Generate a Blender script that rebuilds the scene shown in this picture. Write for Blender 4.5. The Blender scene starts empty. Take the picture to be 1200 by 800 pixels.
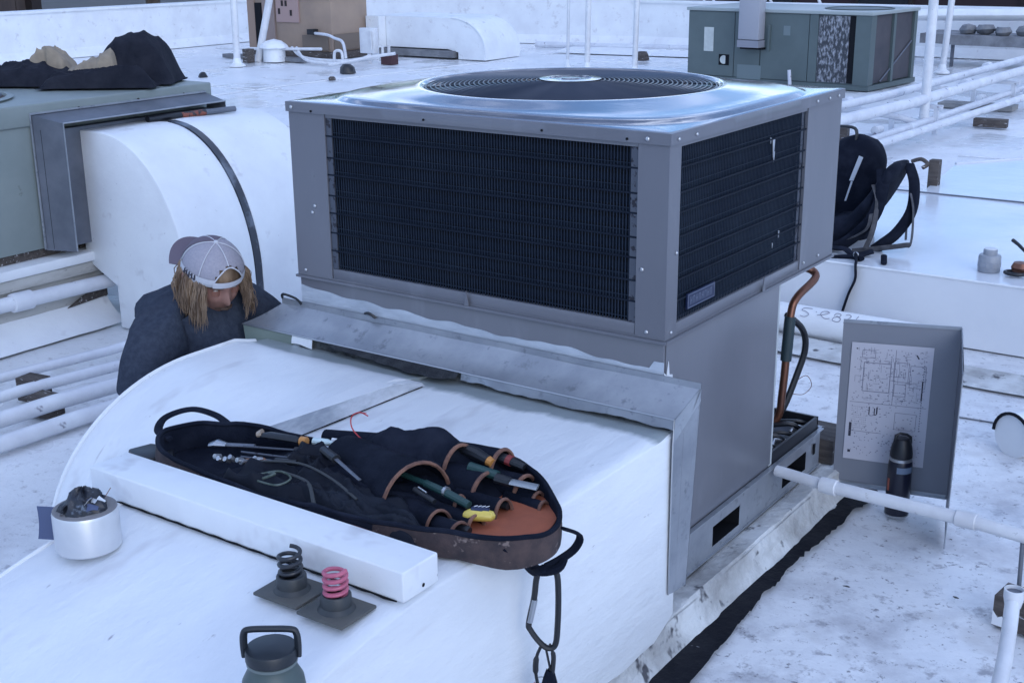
import bpy, bmesh, math, random
from mathutils import Vector, Matrix, noise
random.seed(7)
PI = math.pi
sc = bpy.context.scene
COL = sc.collection
# ---------------------------------------------------------------- camera
cam_d = bpy.data.cameras.new("camera"); cam = bpy.data.objects.new("camera", cam_d); COL.objects.link(cam)
YAW, PITCH, ROLL = .6129, .3047, -.0099
fw = Vector((-math.sin(YAW)*math.cos(PITCH), math.cos(YAW)*math.cos(PITCH), -math.sin(PITCH)))
rt = Vector((math.cos(YAW), math.sin(YAW), 0)); up = rt.cross(fw)
r2 = math.cos(ROLL)*rt + math.sin(ROLL)*up; u2 = -math.sin(ROLL)*rt + math.cos(ROLL)*up
m = Matrix.Identity(4)
for i in range(3):
    m[i][0] = r2[i]; m[i][1] = u2[i]; m[i][2] = -fw[i]
m.translation = (1.39175, -2.61875, 1.71958)
cam.matrix_world = m
cam_d.lens = 45.0; cam_d.sensor_width = 36; cam_d.clip_start = .05; cam_d.clip_end = 2000
sc.camera = cam
# ---------------------------------------------------------------- sky, sun, exposure
SUN_EL, SUN_AZ = math.radians(24), math.radians(125)      # azimuth clockwise from +Y
w = bpy.data.worlds.new("World"); sc.world = w; w.use_nodes = True
nt = w.node_tree; nt.nodes.clear()
sky = nt.nodes.new('ShaderNodeTexSky'); sky.sky_type = 'NISHITA'; sky.sun_disc = False
sky.sun_elevation = SUN_EL; sky.sun_rotation = SUN_AZ; sky.air_density = 1.0; sky.dust_density = .6; sky.ozone_density = 7
bg = nt.nodes.new('ShaderNodeBackground'); bg.inputs['Strength'].default_value = .15
wo = nt.nodes.new('ShaderNodeOutputWorld')
# broken cloud over the clear sky
wt = nt.nodes.new('ShaderNodeTexCoord'); wm = nt.nodes.new('ShaderNodeMapping'); wm.inputs['Scale'].default_value = (1, 1, 3.4)
wn = nt.nodes.new('ShaderNodeTexNoise'); wn.inputs['Scale'].default_value = 4.6; wn.inputs['Detail'].default_value = 9; wn.inputs['Roughness'].default_value = .58
wr_ = nt.nodes.new('ShaderNodeValToRGB'); wr_.color_ramp.elements[0].position = .47; wr_.color_ramp.elements[1].position = .62
wx = nt.nodes.new('ShaderNodeMix'); wx.data_type = 'RGBA'; wx.inputs[7].default_value = (5.0, 6.4, 10.0, 1)
nt.links.new(wt.outputs['Generated'], wm.inputs[0]); nt.links.new(wm.outputs[0], wn.inputs['Vector']); nt.links.new(wn.outputs[0], wr_.inputs[0])
nt.links.new(wr_.outputs[0], wx.inputs[0]); nt.links.new(sky.outputs[0], wx.inputs[6])
wr2 = nt.nodes.new('ShaderNodeValToRGB'); wr2.color_ramp.elements[0].position = .56; wr2.color_ramp.elements[1].position = .66
wx2 = nt.nodes.new('ShaderNodeMix'); wx2.data_type = 'RGBA'; wx2.inputs[7].default_value = (12.5, 14.0, 17.0, 1)      # bright cloud cores
nt.links.new(wn.outputs[0], wr2.inputs[0]); nt.links.new(wr2.outputs[0], wx2.inputs[0]); nt.links.new(wx.outputs[2], wx2.inputs[6])
nt.links.new(wx2.outputs[2], bg.inputs[0]); nt.links.new(bg.outputs[0], wo.inputs[0])
sun_d = bpy.data.lights.new("sun", 'SUN'); sun_d.energy = .5; sun_d.angle = math.radians(40); sun_d.color = (1, .96, .92)
sun = bpy.data.objects.new("sun", sun_d); COL.objects.link(sun); sun.location = (6, 6, 8)
sd = Vector((math.sin(SUN_AZ)*math.cos(math.radians(35)), math.cos(SUN_AZ)*math.cos(math.radians(35)), math.sin(math.radians(35))))
sd = Vector((math.sin(SUN_AZ)*math.cos(SUN_EL), math.cos(SUN_AZ)*math.cos(SUN_EL), math.sin(SUN_EL)))
sun.rotation_euler = sd.to_track_quat('Z', 'Y').to_euler()
sc.view_settings.view_transform = 'Standard'; sc.view_settings.look = 'None'
sc.view_settings.exposure = .5; sc.view_settings.gamma = 1
# ---------------------------------------------------------------- materials
MATS = {}
def mat(name, c, rough=.6, metal=0.0, c2=None, ns=6.0, lo=.35, hi=.65, stretch=(1,1,1), speck=None, bump=None, coat=0, extra=None, wet=None, spec=None):
    if name in MATS: return MATS[name]
    mt = bpy.data.materials.new(name); mt.use_nodes = True; n = mt.node_tree.nodes; l = mt.node_tree.links
    b = n['Principled BSDF']; b.inputs['Roughness'].default_value = rough; b.inputs['Metallic'].default_value = metal
    if spec is not None: b.inputs['Specular IOR Level'].default_value = spec
    if coat: b.inputs['Coat Weight'].default_value = coat; b.inputs['Coat Roughness'].default_value = .12
    b.inputs['Base Color'].default_value = (*c, 1)
    tc = n.new('ShaderNodeTexCoord'); mp = n.new('ShaderNodeMapping'); mp.inputs['Scale'].default_value = stretch
    l.new(tc.outputs['Object'], mp.inputs[0]); vec = mp.outputs[0]
    def nz(scale, detail=6, rgh=.6, v=None):
        t = n.new('ShaderNodeTexNoise'); t.inputs['Scale'].default_value = scale; t.inputs['Detail'].default_value = detail
        t.inputs['Roughness'].default_value = rgh; l.new(v or vec, t.inputs['Vector']); return t.outputs[0]
    def ramp(src, a, bb, ca=(0,0,0), cb=(1,1,1)):
        r = n.new('ShaderNodeValToRGB'); r.color_ramp.elements[0].position = a; r.color_ramp.elements[1].position = bb
        r.color_ramp.elements[0].color = (*ca, 1); r.color_ramp.elements[1].color = (*cb, 1); l.new(src, r.inputs[0]); return r.outputs[0]
    def mix(f, a, bcol, mode='MIX'):
        x = n.new('ShaderNodeMix'); x.data_type = 'RGBA'; x.blend_type = mode
        if isinstance(f, float): x.inputs[0].default_value = f
        else: l.new(f, x.inputs[0])
        for k, v in ((6, a), (7, bcol)):
            if isinstance(v, tuple): x.inputs[k].default_value = (*v, 1)
            else: l.new(v, x.inputs[k])
        return x.outputs[2]
    col = c
    if c2: col = mix(ramp(nz(ns), lo, hi), c, c2)
    if speck:
        for (sc_col, sscale, a, bb) in speck:
            col = mix(ramp(nz(sscale, 3, .7), a, bb), col, sc_col)
    if extra: col = extra(n, l, tc, nz, ramp, mix, col)
    if not isinstance(col, tuple): l.new(col, b.inputs['Base Color'])
    if wet:
        l.new(ramp(nz(wet[0], 4, .55), wet[1], wet[2], (rough,)*3, (wet[3],)*3), b.inputs['Roughness'])
    if bump:
        h = nz(bump[0], 5, .6); bm_ = n.new('ShaderNodeBump'); bm_.inputs['Strength'].default_value = bump[1]; bm_.inputs['Distance'].default_value = bump[2] if len(bump) > 2 else .01
        l.new(h, bm_.inputs['Height']); l.new(bm_.outputs[0], b.inputs['Normal'])
    MATS[name] = mt; return mt

def grime(n, l, tc, nz, ramp, mix, col):
    mp = n.new('ShaderNodeMapping'); mp.vector_type = 'POINT'; mp.inputs['Location'].default_value = (-1.1, -.4, 0); l.new(tc.outputs['Object'], mp.inputs[0])
    ln_ = n.new('ShaderNodeVectorMath'); ln_.operation = 'LENGTH'; l.new(mp.outputs[0], ln_.inputs[0])
    a = ramp(ln_.outputs['Value'], .0, 1.0)
    mr = n.new('ShaderNodeMapRange'); l.new(ln_.outputs['Value'], mr.inputs[0]); mr.inputs[1].default_value = 1.2; mr.inputs[2].default_value = 4.5; mr.inputs[3].default_value = 1; mr.inputs[4].default_value = .12
    def masked(f):
        k = n.new('ShaderNodeMath'); k.operation = 'MULTIPLY'; l.new(f, k.inputs[0]); l.new(mr.outputs[0], k.inputs[1]); return k.outputs[0]
    col = mix(masked(ramp(nz(2.4, 8, .68), .46, .64)), col, (.46,.465,.50))
    col = mix(masked(ramp(nz(11, 6, .7), .56, .70)), col, (.33,.335,.37))
    col = mix(masked(ramp(nz(42, 4, .7), .60, .70)), col, (.16,.16,.19))
    return col
roof_m = mat('roof coating', (.74,.76,.79), .42, c2=(.62,.64,.67), ns=1.1, lo=.42, hi=.8,
             speck=[((.46,.46,.49), 22, .60, .74), ((.22,.22,.25), 60, .69, .77), ((.54,.54,.55), 3.3, .58, .76)], bump=(9, .4, .02), wet=(.9, .50, .60, .10), extra=grime)
coat_m = mat('white duct coating', (.74,.77,.80), .48, c2=(.64,.66,.70), ns=3, lo=.4, hi=.75, speck=[((.3,.3,.33), 38, .70, .78), ((.5,.5,.53), 7, .60, .78)], bump=(14, .22, .012))
def bare(y0, mir):
    def fn(n, l, tc, nz, ramp, mix, col):
        s = n.new('ShaderNodeSeparateXYZ'); l.new(tc.outputs['Object'], s.inputs[0])
        a = n.new('ShaderNodeMath'); a.operation = 'MULTIPLY_ADD'; l.new(nz(5, 6, .65), a.inputs[0]); a.inputs[1].default_value = .12; l.new(s.outputs[1], a.inputs[2])
        b = n.new('ShaderNodeMath'); b.operation = 'SUBTRACT'; l.new(a.outputs[0], b.inputs[0]); b.inputs[1].default_value = y0+.06
        f = ramp(b.outputs[0], .0, .03)
        mm = n.new('ShaderNodeMath'); mm.operation = 'GREATER_THAN'; l.new(s.outputs[2], mm.inputs[0]); mm.inputs[1].default_value = .592
        k = n.new('ShaderNodeMath'); k.operation = 'MULTIPLY'; l.new(f, k.inputs[0]); l.new(mm.outputs[0], k.inputs[1])
        return mix(k.outputs[0], col, (.27,.31,.325))
    return fn
WC = dict(c2=(.56,.59,.64), ns=2.2, lo=.38, hi=.72, stretch=(1,.3,1), speck=[((.3,.3,.33), 38, .70, .78), ((.50,.50,.53), 7, .60, .80)], bump=(22, .42, .012))
coatb_m = mat('white duct coating worn', (.74,.77,.80), .45, extra=bare(-.175+1.2, 0), **WC)      # local y of the straight duct
coatl_m = mat('white elbow coating worn', (.74,.77,.80), .45, extra=bare(-.185+.5, 0), **WC)
old_m = mat('old coated flashing', (.58,.60,.61), .6, c2=(.26,.26,.26), ns=4, lo=.42, hi=.66, speck=[((.06,.06,.07), 12, .60, .68)], bump=(18, .6, .02))
tar_m = mat('black roofing tar', (.004,.005,.010), .6, c2=(.012,.013,.018), ns=12, speck=[((.35,.36,.4), 13, .70, .73)], bump=(30, .6, .01), spec=.12)
cab_m = mat('grey painted sheet metal', (.132,.138,.162), .34, c2=(.150,.156,.182), ns=3, metal=.1, stretch=(1,1,.35), speck=[((.17,.178,.205), 9, .58, .74), ((.09,.095,.11), 70, .73, .78)], bump=(2.0, .22, .012))
cap_m = mat('glossy grey painted cap', (.20,.205,.235), .13, c2=(.22,.225,.25), ns=3, metal=.55, coat=.7, bump=(2.6, .22, .012))
galv_m = mat('galvanized sheet', (.36,.385,.425), .34, metal=.55, c2=(.27,.295,.335), ns=9, speck=[((.2,.22,.25), 22, .58, .7)], bump=(5, .12, .01))
dgalv_m = mat('dull galvanized sheet', (.16,.175,.21), .5, metal=.4, c2=(.115,.13,.16), ns=7)
fin_m = mat('dark coil fins', (.008,.012,.022), .6, c2=(.013,.019,.032), ns=10, metal=.2, spec=.12)
wire_m = mat('dark coated guard wire', (.014,.022,.040), .5, metal=.0, c2=(.026,.038,.060), ns=3, spec=.12)
guard_m = mat('grey coated fan guard wire', (.05,.06,.085), .3, metal=.5)
black_m = mat('black matt', (.008,.009,.012), .7, spec=.12)
rubber_m = mat('black plastic', (.009,.011,.016), .45)
wood_m = mat('weathered wood', (.045,.036,.034), .8, c2=(.095,.08,.072), ns=6, stretch=(1,8,8), speck=[((.5,.5,.52), 9, .62, .68)], bump=(20, .6, .01))
pvc_m = mat('white pvc', (.66,.68,.71), .4, c2=(.55,.56,.59), ns=8, speck=[((.3,.3,.32), 30, .66, .74)])
ppipe_m = mat('white coated pipe', (.66,.69,.74), .5, c2=(.52,.54,.60), ns=4, speck=[((.20,.20,.25), 11, .64, .70)], bump=(20, .4, .01))
copper_m = mat('copper tube', (.20,.09,.06), .38, metal=.75, c2=(.16,.08,.06), ns=11, lo=.4, hi=.6)
screw_m = mat('zinc screw', (.5,.52,.55), .35, metal=.8)
steel_m = mat('bare steel', (.45,.47,.5), .3, metal=.85)
fab_m = mat('black bag fabric', (.005,.0075,.016), .85, c2=(.016,.020,.034), ns=9, lo=.45, hi=.7, bump=(220, .4, .003), spec=.12)
camo_m = mat('brown camouflage fabric', (.072,.047,.045), .85, c2=(.026,.020,.024), ns=22, speck=[((.17,.13,.12), 30, .6, .66)], bump=(160, .4, .003))
orange_m = mat('orange bag lining', (.38,.105,.05), .85, c2=(.26,.075,.04), ns=9, speck=[((.08,.03,.02), 30, .66, .74)], bump=(120, .3, .003))
trim_m = mat('tan webbing trim', (.22,.11,.075), .8, c2=(.10,.05,.04), ns=30)
cabn_m = mat('sage green cabinet paint', (.215,.25,.245), .5, c2=(.18,.215,.212), ns=3, speck=[((.12,.14,.13), 16, .68, .76)], bump=(3, .08, .01))
unit2_m = mat('dark green cabinet paint', (.092,.122,.125), .5, c2=(.078,.105,.108), ns=3)
beige_m = mat('tan cabinet paint', (.33,.245,.185), .6, c2=(.26,.195,.155), ns=2, bump=(3, .1, .01))
pink_m = mat('dusty rose louvre panel', (.36,.25,.23), .6)
label_m = mat('label stock', (.5,.54,.52), .5, c2=(.4,.43,.42), ns=9)
paper_m = mat('wiring diagram paper', (.50,.50,.56), .55)
ink_m = mat('grey print', (.20,.20,.26), .6)
inkd_m = mat('dark print', (.03,.03,.05), .6)
skin_m = mat('skin', (.30,.165,.13), .5, c2=(.25,.125,.10), ns=9)
hair_m = mat('dark blond hair', (.11,.07,.045), .5, c2=(.29,.20,.13), ns=30, lo=.38, hi=.64, stretch=(1,1,.3))
shirt_m = mat('dark heather shirt', (.030,.038,.058), .9, c2=(.044,.054,.078), ns=60, bump=(7, .5, .03), spec=.12)
capm_m = mat('light grey cap fabric', (.33,.32,.365), .85, c2=(.28,.27,.32), ns=160)
capl_m = mat('pale cap band fabric', (.52,.53,.58), .8)
brim_m = mat('mauve cap brim', (.12,.095,.125), .8)
khaki_m = mat('khaki lining fabric', (.30,.25,.19), .9, c2=(.22,.185,.145), ns=12, bump=(30, .5, .01))
jacket_m = mat('charcoal jacket fabric', (.012,.014,.022), .9, c2=(.022,.024,.034), ns=10, bump=(40, .5, .01), spec=.12)
pinkc_m = mat('pink coil paint', (.50,.12,.19), .45, c2=(.40,.10,.16), ns=40)
coilb_m = mat('black coil paint', (.02,.023,.03), .4)
plate_m = mat('dark rubber plate', (.06,.065,.065), .6, c2=(.085,.085,.08), ns=16)
cup_m = mat('dark grey rubber cup', (.03,.035,.04), .5)
greenb_m = mat('green grey bottle coat', (.06,.085,.085), .45)
lid_m = mat('charcoal bottle lid', (.012,.016,.022), .42)
navy_m = mat('navy bottle coat', (.008,.010,.024), .3)
foil_m = mat('foil tape roll side', (.62,.64,.67), .3, metal=.35, c2=(.52,.54,.58), ns=5)
roll_m = mat('tape roll layers', (.16,.15,.16), .7, c2=(.22,.21,.21), ns=30)
scrap_m = mat('dark wadded tape backing', (.015,.018,.028), .4, c2=(.14,.17,.22), ns=24, lo=.58, hi=.64)
red_m = mat('red plastic', (.42,.05,.045), .4)
redw_m = mat('red wire', (.45,.04,.05), .45)
yellow_m = mat('yellow plastic', (.65,.50,.10), .35)
teal_m = mat('dark teal handle', (.015,.05,.05), .4)
amber_m = mat('amber collar', (.45,.20,.05), .4)
paleblue_m = mat('pale translucent plastic', (.50,.62,.64), .3)
bandm_m = mat('dark strap mastic', (.03,.035,.05), .35, c2=(.12,.14,.18), ns=9, lo=.5, hi=.62)
ground_m = mat('asphalt', (.05,.05,.052), .9, c2=(.07,.07,.07), ns=.4)
brownw_m = mat('brown stained boards', (.08,.06,.055), .8, c2=(.055,.042,.04), ns=2, stretch=(4,4,.3))
darkpost_m = mat('dark brown post', (.02,.014,.014), .8)
maroon_m = mat('dark maroon wall', (.022,.011,.016), .8, c2=(.03,.016,.02), ns=.6)
glass_m = mat('dark window glass', (.01,.012,.016), .1)
bark_m = mat('bark', (.06,.045,.035), .9, c2=(.09,.07,.05), ns=8)
leaf_m = mat('dull green leaves', (.035,.055,.022), .7, c2=(.06,.085,.035), ns=1.4)
greyd_m = mat('grey weathered membrane', (.22,.23,.25), .7, c2=(.13,.135,.15), ns=6, bump=(16, .6, .03))
fit_m = mat('grey plastic fitting', (.30,.32,.36), .4, c2=(.24,.26,.30), ns=14)
mottle_m = mat('hail damaged coil fins', (.045,.05,.06), .5, metal=.3, c2=(.34,.35,.38), ns=40, lo=.46, hi=.64, stretch=(1,1,.45))
coilg_m = mat('grey brown coil face', (.045,.045,.055), .7, c2=(.07,.065,.075), ns=3)

# ---------------------------------------------------------------- mesh builder
ORG = {}
class MB:
    def __init__(s): s.v = []; s.f = []; s.mi = []; s.cur = 0
    def add(s, vs, fs):
        k = len(s.v); s.v += [Vector(p) for p in vs]
        for f in fs: s.f.append([i+k for i in f]); s.mi.append(s.cur)
        return s
    def box(s, x0, x1, y0, y1, z0, z1, M=None):
        vs = [Vector((x, y, z)) for z in (z0, z1) for y in (y0, y1) for x in (x0, x1)]
        if M: vs = [M @ p for p in vs]
        return s.add(vs, [(0,2,3,1),(4,5,7,6),(0,1,5,4),(2,6,7,3),(0,4,6,2),(1,3,7,5)])
    def bar(s, a, b, wx, wz, upv=(0,0,1)):
        a = Vector(a); b = Vector(b); d = (b-a).normalized(); u = Vector(upv)
        sx = d.cross(u)
        if sx.length < 1e-4: sx = d.cross(Vector((1,0,0)))
        sx.normalize(); u = sx.cross(d)
        vs = [p + sx*i*wx/2 + u*j*wz/2 for p in (a, b) for j in (-1, 1) for i in (-1, 1)]
        return s.add(vs, [(0,1,3,2),(4,6,7,5),(0,4,5,1),(2,3,7,6),(0,2,6,4),(1,5,7,3)])
    def tube(s, pts, r, n=10, closed=False, flat=1.0, upv=None, cap=True):
        pts = [Vector(p) for p in pts]; N = len(pts)
        rs = r if isinstance(r, (list, tuple)) else [r]*N
        vs = []; prev = None
        for i, p in enumerate(pts):
            if closed: d = pts[(i+1) % N] - pts[i-1]
            else: d = pts[min(i+1, N-1)] - pts[max(i-1, 0)]
            d.normalize()
            if prev is None:
                a = Vector(upv) if upv else (Vector((0,0,1)) if abs(d.z) < .9 else Vector((1,0,0)))
            else: a = prev
            a = a - d*a.dot(d)
            if a.length < 1e-5: a = d.orthogonal()
            a.normalize(); prev = a; c = d.cross(a)
            for k in range(n):
                t = 2*PI*k/n
                vs.append(p + (c*math.cos(t) + a*math.sin(t)*flat)*rs[i])
        fs = []
        for i in range(N if closed else N-1):
            j = (i+1) % N
            for k in range(n):
                fs.append((i*n+k, i*n+(k+1) % n, j*n+(k+1) % n, j*n+k))
        if not closed and cap:
            fs.append(tuple(reversed(range(n)))); fs.append(tuple((N-1)*n+k for k in range(n)))
        return s.add(vs, fs)
    def lathe(s, prof, c=(0,0,0), n=24, M=None, a0=0, a1=2*PI):
        c = Vector(c); full = abs(a1-a0-2*PI) < 1e-6; cols = n if full else n+1
        vs = []
        for (r, z) in prof:
            for k in range(cols):
                t = a0+(a1-a0)*k/n; p = Vector((r*math.cos(t), r*math.sin(t), z))
                vs.append(c + (M @ p if M else p))
        fs = []
        for i in range(len(prof)-1):
            for k in range(n):
                k2 = (k+1) % cols
                fs.append((i*cols+k, i*cols+k2, (i+1)*cols+k2, (i+1)*cols+k))
        if full:
            if prof[0][0] > 1e-6: fs.append(tuple(reversed(range(n))))
            if prof[-1][0] > 1e-6: fs.append(tuple((len(prof)-1)*cols+k for k in range(n)))
        return s.add(vs, fs)
    def grid(s, fn, nu, nv, thick=None):
        vs = [Vector(fn(i/nu, j/nv)) for j in range(nv+1) for i in range(nu+1)]
        W = nu+1
        fs = [(j*W+i, j*W+i+1, (j+1)*W+i+1, (j+1)*W+i) for j in range(nv) for i in range(nu)]
        if thick:
            k = len(vs); vs += [p - Vector(thick) for p in vs]
            fs += [tuple(reversed([a+k for a in f])) for f in list(fs)]
            for i in range(nu):
                fs.append((i+1, i, i+k, i+1+k)); a = nv*W+i; fs.append((a, a+1, a+1+k, a+k))
            for j in range(nv):
                a = j*W; fs.append((a, a+W, a+W+k, a+k)); b = j*W+nu; fs.append((b+W, b, b+k, b+W+k))
        return s.add(vs, fs)
    def prism(s, poly, off):
        off = Vector(off); n = len(poly); vs = [Vector(p) for p in poly]; vs += [p+off for p in vs]
        fs = [tuple(reversed(range(n))), tuple(range(n, 2*n))] + [(i, (i+1) % n, n+(i+1) % n, n+i) for i in range(n)]
        return s.add(vs, fs)
    def disc(s, c, r, nrm=(0,0,1), n=14, flat=1):
        nrm = Vector(nrm).normalized(); a = nrm.orthogonal().normalized(); b = nrm.cross(a); c = Vector(c)
        return s.add([c+(a*math.cos(2*PI*k/n)+b*math.sin(2*PI*k/n)*flat)*r for k in range(n)], [tuple(range(n))])
    def build(s, name, m, parent=None, bevel=0, seg=2, smooth=35, sub=0, disp=None):
        org = ORG.get(parent.name, Vector()) if parent else Vector()
        if parent and parent.name not in ORG: org = Vector()
        me = bpy.data.meshes.new(name); me.from_pydata([p-org for p in s.v], [], s.f)
        ms = m if isinstance(m, (list, tuple)) else [m]
        for q in ms: me.materials.append(q)
        for p, i in zip(me.polygons, s.mi): p.material_index = min(i, len(ms)-1)
        b = bmesh.new(); b.from_mesh(me); bmesh.ops.recalc_face_normals(b, faces=b.faces)
        if bevel:
            es = [e for e in b.edges if len(e.link_faces) == 2 and e.calc_face_angle(0) > math.radians(40)]
            bmesh.ops.bevel(b, geom=es, offset=bevel, segments=seg, affect='EDGES', profile=.5, clamp_overlap=True)
        if sub: bmesh.ops.subdivide_edges(b, edges=b.edges[:], cuts=sub, use_grid_fill=True)
        if disp:
            for vv in b.verts: vv.co += disp(vv.co + org)
        b.to_mesh(me); b.free()
        if smooth:
            me.polygons.foreach_set('use_smooth', [True]*len(me.polygons)); me.set_sharp_from_angle(angle=math.radians(smooth))
        o = bpy.data.objects.new(name, me); COL.objects.link(o)
        if parent: o.parent = parent; ORG[o.name] = Vector(org)
        return o
def tag(o, label=None, cat=None, group=None, kind=None):
    if label: o['label'] = label
    if cat: o['category'] = cat
    if group: o['group'] = group
    if kind: o['kind'] = kind
    return o
def thing(name, label, cat, loc, group=None):
    o = bpy.data.objects.new(name, None); COL.objects.link(o); o.location = loc; o.empty_display_size = .1
    ORG[o.name] = Vector(loc); return tag(o, label, cat, group)
def stuff(o): o['kind'] = 'stuff'; return o
def N3(x, y, z=0, s=1): return noise.noise(Vector((x*s, y*s, z*s)))
def spline(pts, n=8, closed=False):
    P = [Vector(p) for p in pts]; out = []; L = len(P)
    for i in range(L if closed else L-1):
        if closed: a, b, c, d = P[i-1], P[i], P[(i+1) % L], P[(i+2) % L]
        else: a, b, c, d = P[max(i-1,0)], P[i], P[i+1], P[min(i+2,L-1)]
        for k in range(n):
            t = k/n
            out.append(.5*((2*b) + (c-a)*t + (2*a-5*b+4*c-d)*t*t + (3*b-a-3*c+d)*t**3))
    if not closed: out.append(P[-1])
    return out
def copy_tree(o, parent=None):
    c = o.copy(); COL.objects.link(c); c.parent = parent
    if parent is None: ORG[c.name] = Vector(o.location)
    for ch in o.children: copy_tree(ch, c)
    return c
def screws(parent, pts, nrm, r=.005, m=screw_m, name='screw'):
    nrm = Vector(nrm).normalized(); proto = None
    a = nrm.orthogonal().normalized(); b = nrm.cross(a)
    R = Matrix((a, b, nrm)).transposed()
    for p in pts:
        if proto is None:
            q = MB(); q.lathe([(r,0),(r,.0022),(r*.6,.0042),(0,.0046)], (0,0,0), 8, M=R)
            proto = q.build(name, m, None); o = proto
        else:
            o = proto.copy(); COL.objects.link(o)
        o.parent = parent; o.location = Vector(p) - ORG.get(parent.name, Vector())
# ---------------------------------------------------------------- setting
def ragged(pts_l, pts_r, z, amp, s):       # strip between two polylines with torn edges
    L = spline(pts_l, 40); R = spline(pts_r, 40); q = MB(); vs = []; fs = []
    n = min(len(L), len(R))
    for i in range(n):
        a, b = L[i], R[i]; d = (b-a).normalized()
        a = a + d*amp*(noise.noise(Vector((i*.21, s, 0)))+.6*noise.noise(Vector((i*.83, s, 4)))); b = b + d*amp*(noise.noise(Vector((i*.17, s, 9)))+.7*noise.noise(Vector((i*.9, s, 2))))
        vs += [(a.x, a.y, z), (b.x, b.y, z)]
    for i in range(n-1): fs.append((2*i, 2*i+1, 2*i+3, 2*i+2))
    return q.add(vs, fs)
q = MB(); q.add([(-400,-400,-4.2),(400,-400,-4.2),(400,600,-4.2),(-400,600,-4.2)], [(0,1,2,3)])
tag(q.build('ground', ground_m, smooth=0), kind='structure')
def roofz(x, y):
    near = max(0, 1-((x-1)**2+(y-1)**2)/60)
    return -.012+.010*N3(x, y, 0, .6) + .004*near*N3(x, y, 3, 3.5)
q = MB()
def rg(u, v): x = -16.5+30*u; y = -9+27*v; return (x, y, min(-.0005, roofz(x, y)))
q.grid(rg, 150, 135)
q.add([(-16.5,-9,-.2),(13.5,-9,-.2),(13.5,18,-.2),(-16.5,18,-.2),(-16.5,-9,-4.2),(13.5,-9,-4.2),(13.5,18,-4.2),(-16.5,18,-4.2)], [(0,1,5,4),(1,2,6,5),(2,3,7,6),(3,0,4,7)])
tag(q.build('roof', roof_m), kind='structure')
# loose flakes of peeled coating and lap edges on the roof near the unit
q = MB()
for i in range(80):
    x = random.uniform(.15, 2.2); y = random.uniform(-1.2, 2.4); r = random.uniform(.002, .008)*(1 if random.random() < .92 else 1.8)
    n = random.randint(4, 7); a0 = random.random()*6
    pts = [(x+r*random.uniform(.5,1.2)*math.cos(a0+2*PI*k/n)*1.6, y+r*random.uniform(.5,1.2)*math.sin(a0+2*PI*k/n), .0045+random.random()*.002) for k in range(n)]
    q.add(pts, [tuple(range(n))])
tag(q.build('roof_grit', mat('dark grit', (.05,.05,.055), .9), smooth=0), 'loose dark grit and leaf bits scattered over the near white roof', 'debris', kind='stuff')
# lapped repair patches on the roof membrane
for (x0, y0, x1, y1, a) in [(.12,2.02,.50,2.32,.1),(1.0,.9,1.9,1.25,.25)]:
    q = MB(); M = Matrix.Translation(((x0+x1)/2,(y0+y1)/2,.003)) @ Matrix.Rotation(a,4,'Z'); hx=(x1-x0)/2; hy=(y1-y0)/2
    q.box(-hx,hx,-hy,hy,-.006,-.0005,M); tag(q.build('roof_patch', roof_m, bevel=.003), kind='structure')

for P in ([(-15,6.2,0),(-8,6.4,0),(-1.7,6.0,0)],[(-15,8.6,0),(-9,8.5,0),(-3.2,8.7,0)],[(.35,2.55,0),(1.4,2.35,0),(4,2.1,0)],[(.2,-.9,0),(1.6,-.75,0),(4,-.9,0)],[(-5.5,2.4,0),(-5.3,6,0),(-5.6,10,0)],[(-10,4,0),(-10.2,9,0),(-9.8,13,0)],[(1.4,-.8,0),(1.5,1.0,0),(1.35,2.35,0)],[(-1.6,8.0,0),(2,8.4,0),(6,8.2,0)]):
    q = MB(); S_ = spline(P, 24); q.tube([Vector((p.x+.02*N3(p.x,p.y,2,3), p.y+.02*N3(p.y,p.x,7,3), -.003)) for p in S_], [.007+.003*N3(p.x,p.y,0,5) for p in S_], 6); tag(q.build('roof_lap', roof_m), kind='structure')
t = MB(); t.tube(spline([(.42,-.10,.006),(.415,-.13,.012),(.44,-.155,.008)],4), [.001]*5+[.004]*4, 6); tag(t.build('leaf', mat('dry leaf', (.34,.35,.33), .8)), 'pale dry leaf with a thin stem on the roof near the bottom', 'leaf')
t = MB(); t.tube(spline([(.52,-.02,.006),(.53,-.035,.016),(.545,-.03,.006),(.535,-.05,.006)],4), .003, 6); tag(t.build('twig', black_m), 'small curled dark twig on the roof near the bottom', 'twig')
# parapets
def par(name, pts, h0, h1, t, label):
    r = thing(name, label, 'wall', pts[0]); q = MB(); a, b = Vector(pts[0]), Vector(pts[1]); d = (b-a).normalized(); nn = Vector((-d.y, d.x, 0))*t
    q.add([a, b, b+nn, a+nn, a+Vector((0,0,h0)), b+Vector((0,0,h1)), b+nn+Vector((0,0,h1)), a+nn+Vector((0,0,h0))], [(0,1,5,4),(1,2,6,5),(2,3,7,6),(3,0,4,7),(0,3,2,1)])
    q.build('wall_face', coat_m, r)
    q = MB(); e = Vector((0,0,.035)); o = nn.normalized()*.03
    A = [a-o+Vector((0,0,h0+.002)), b-o+Vector((0,0,h1+.002)), b+nn+o+Vector((0,0,h1+.002)), a+nn+o+Vector((0,0,h0+.002))]
    q.add(A+[p+e for p in A], [(0,1,2,3),(4,7,6,5),(0,4,5,1),(1,5,6,2),(2,6,7,3),(3,7,4,0)]); q.build('coping', coat_m, r)
    q = MB(); s = -nn.normalized()*.12
    q.add([a+Vector((0,0,.14)), b+Vector((0,0,.14)), b+s, a+s, a, b], [(0,1,2,3),(0,3,4),(1,5,2)]); q.build('cant_strip', coat_m, r)
    return r
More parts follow.
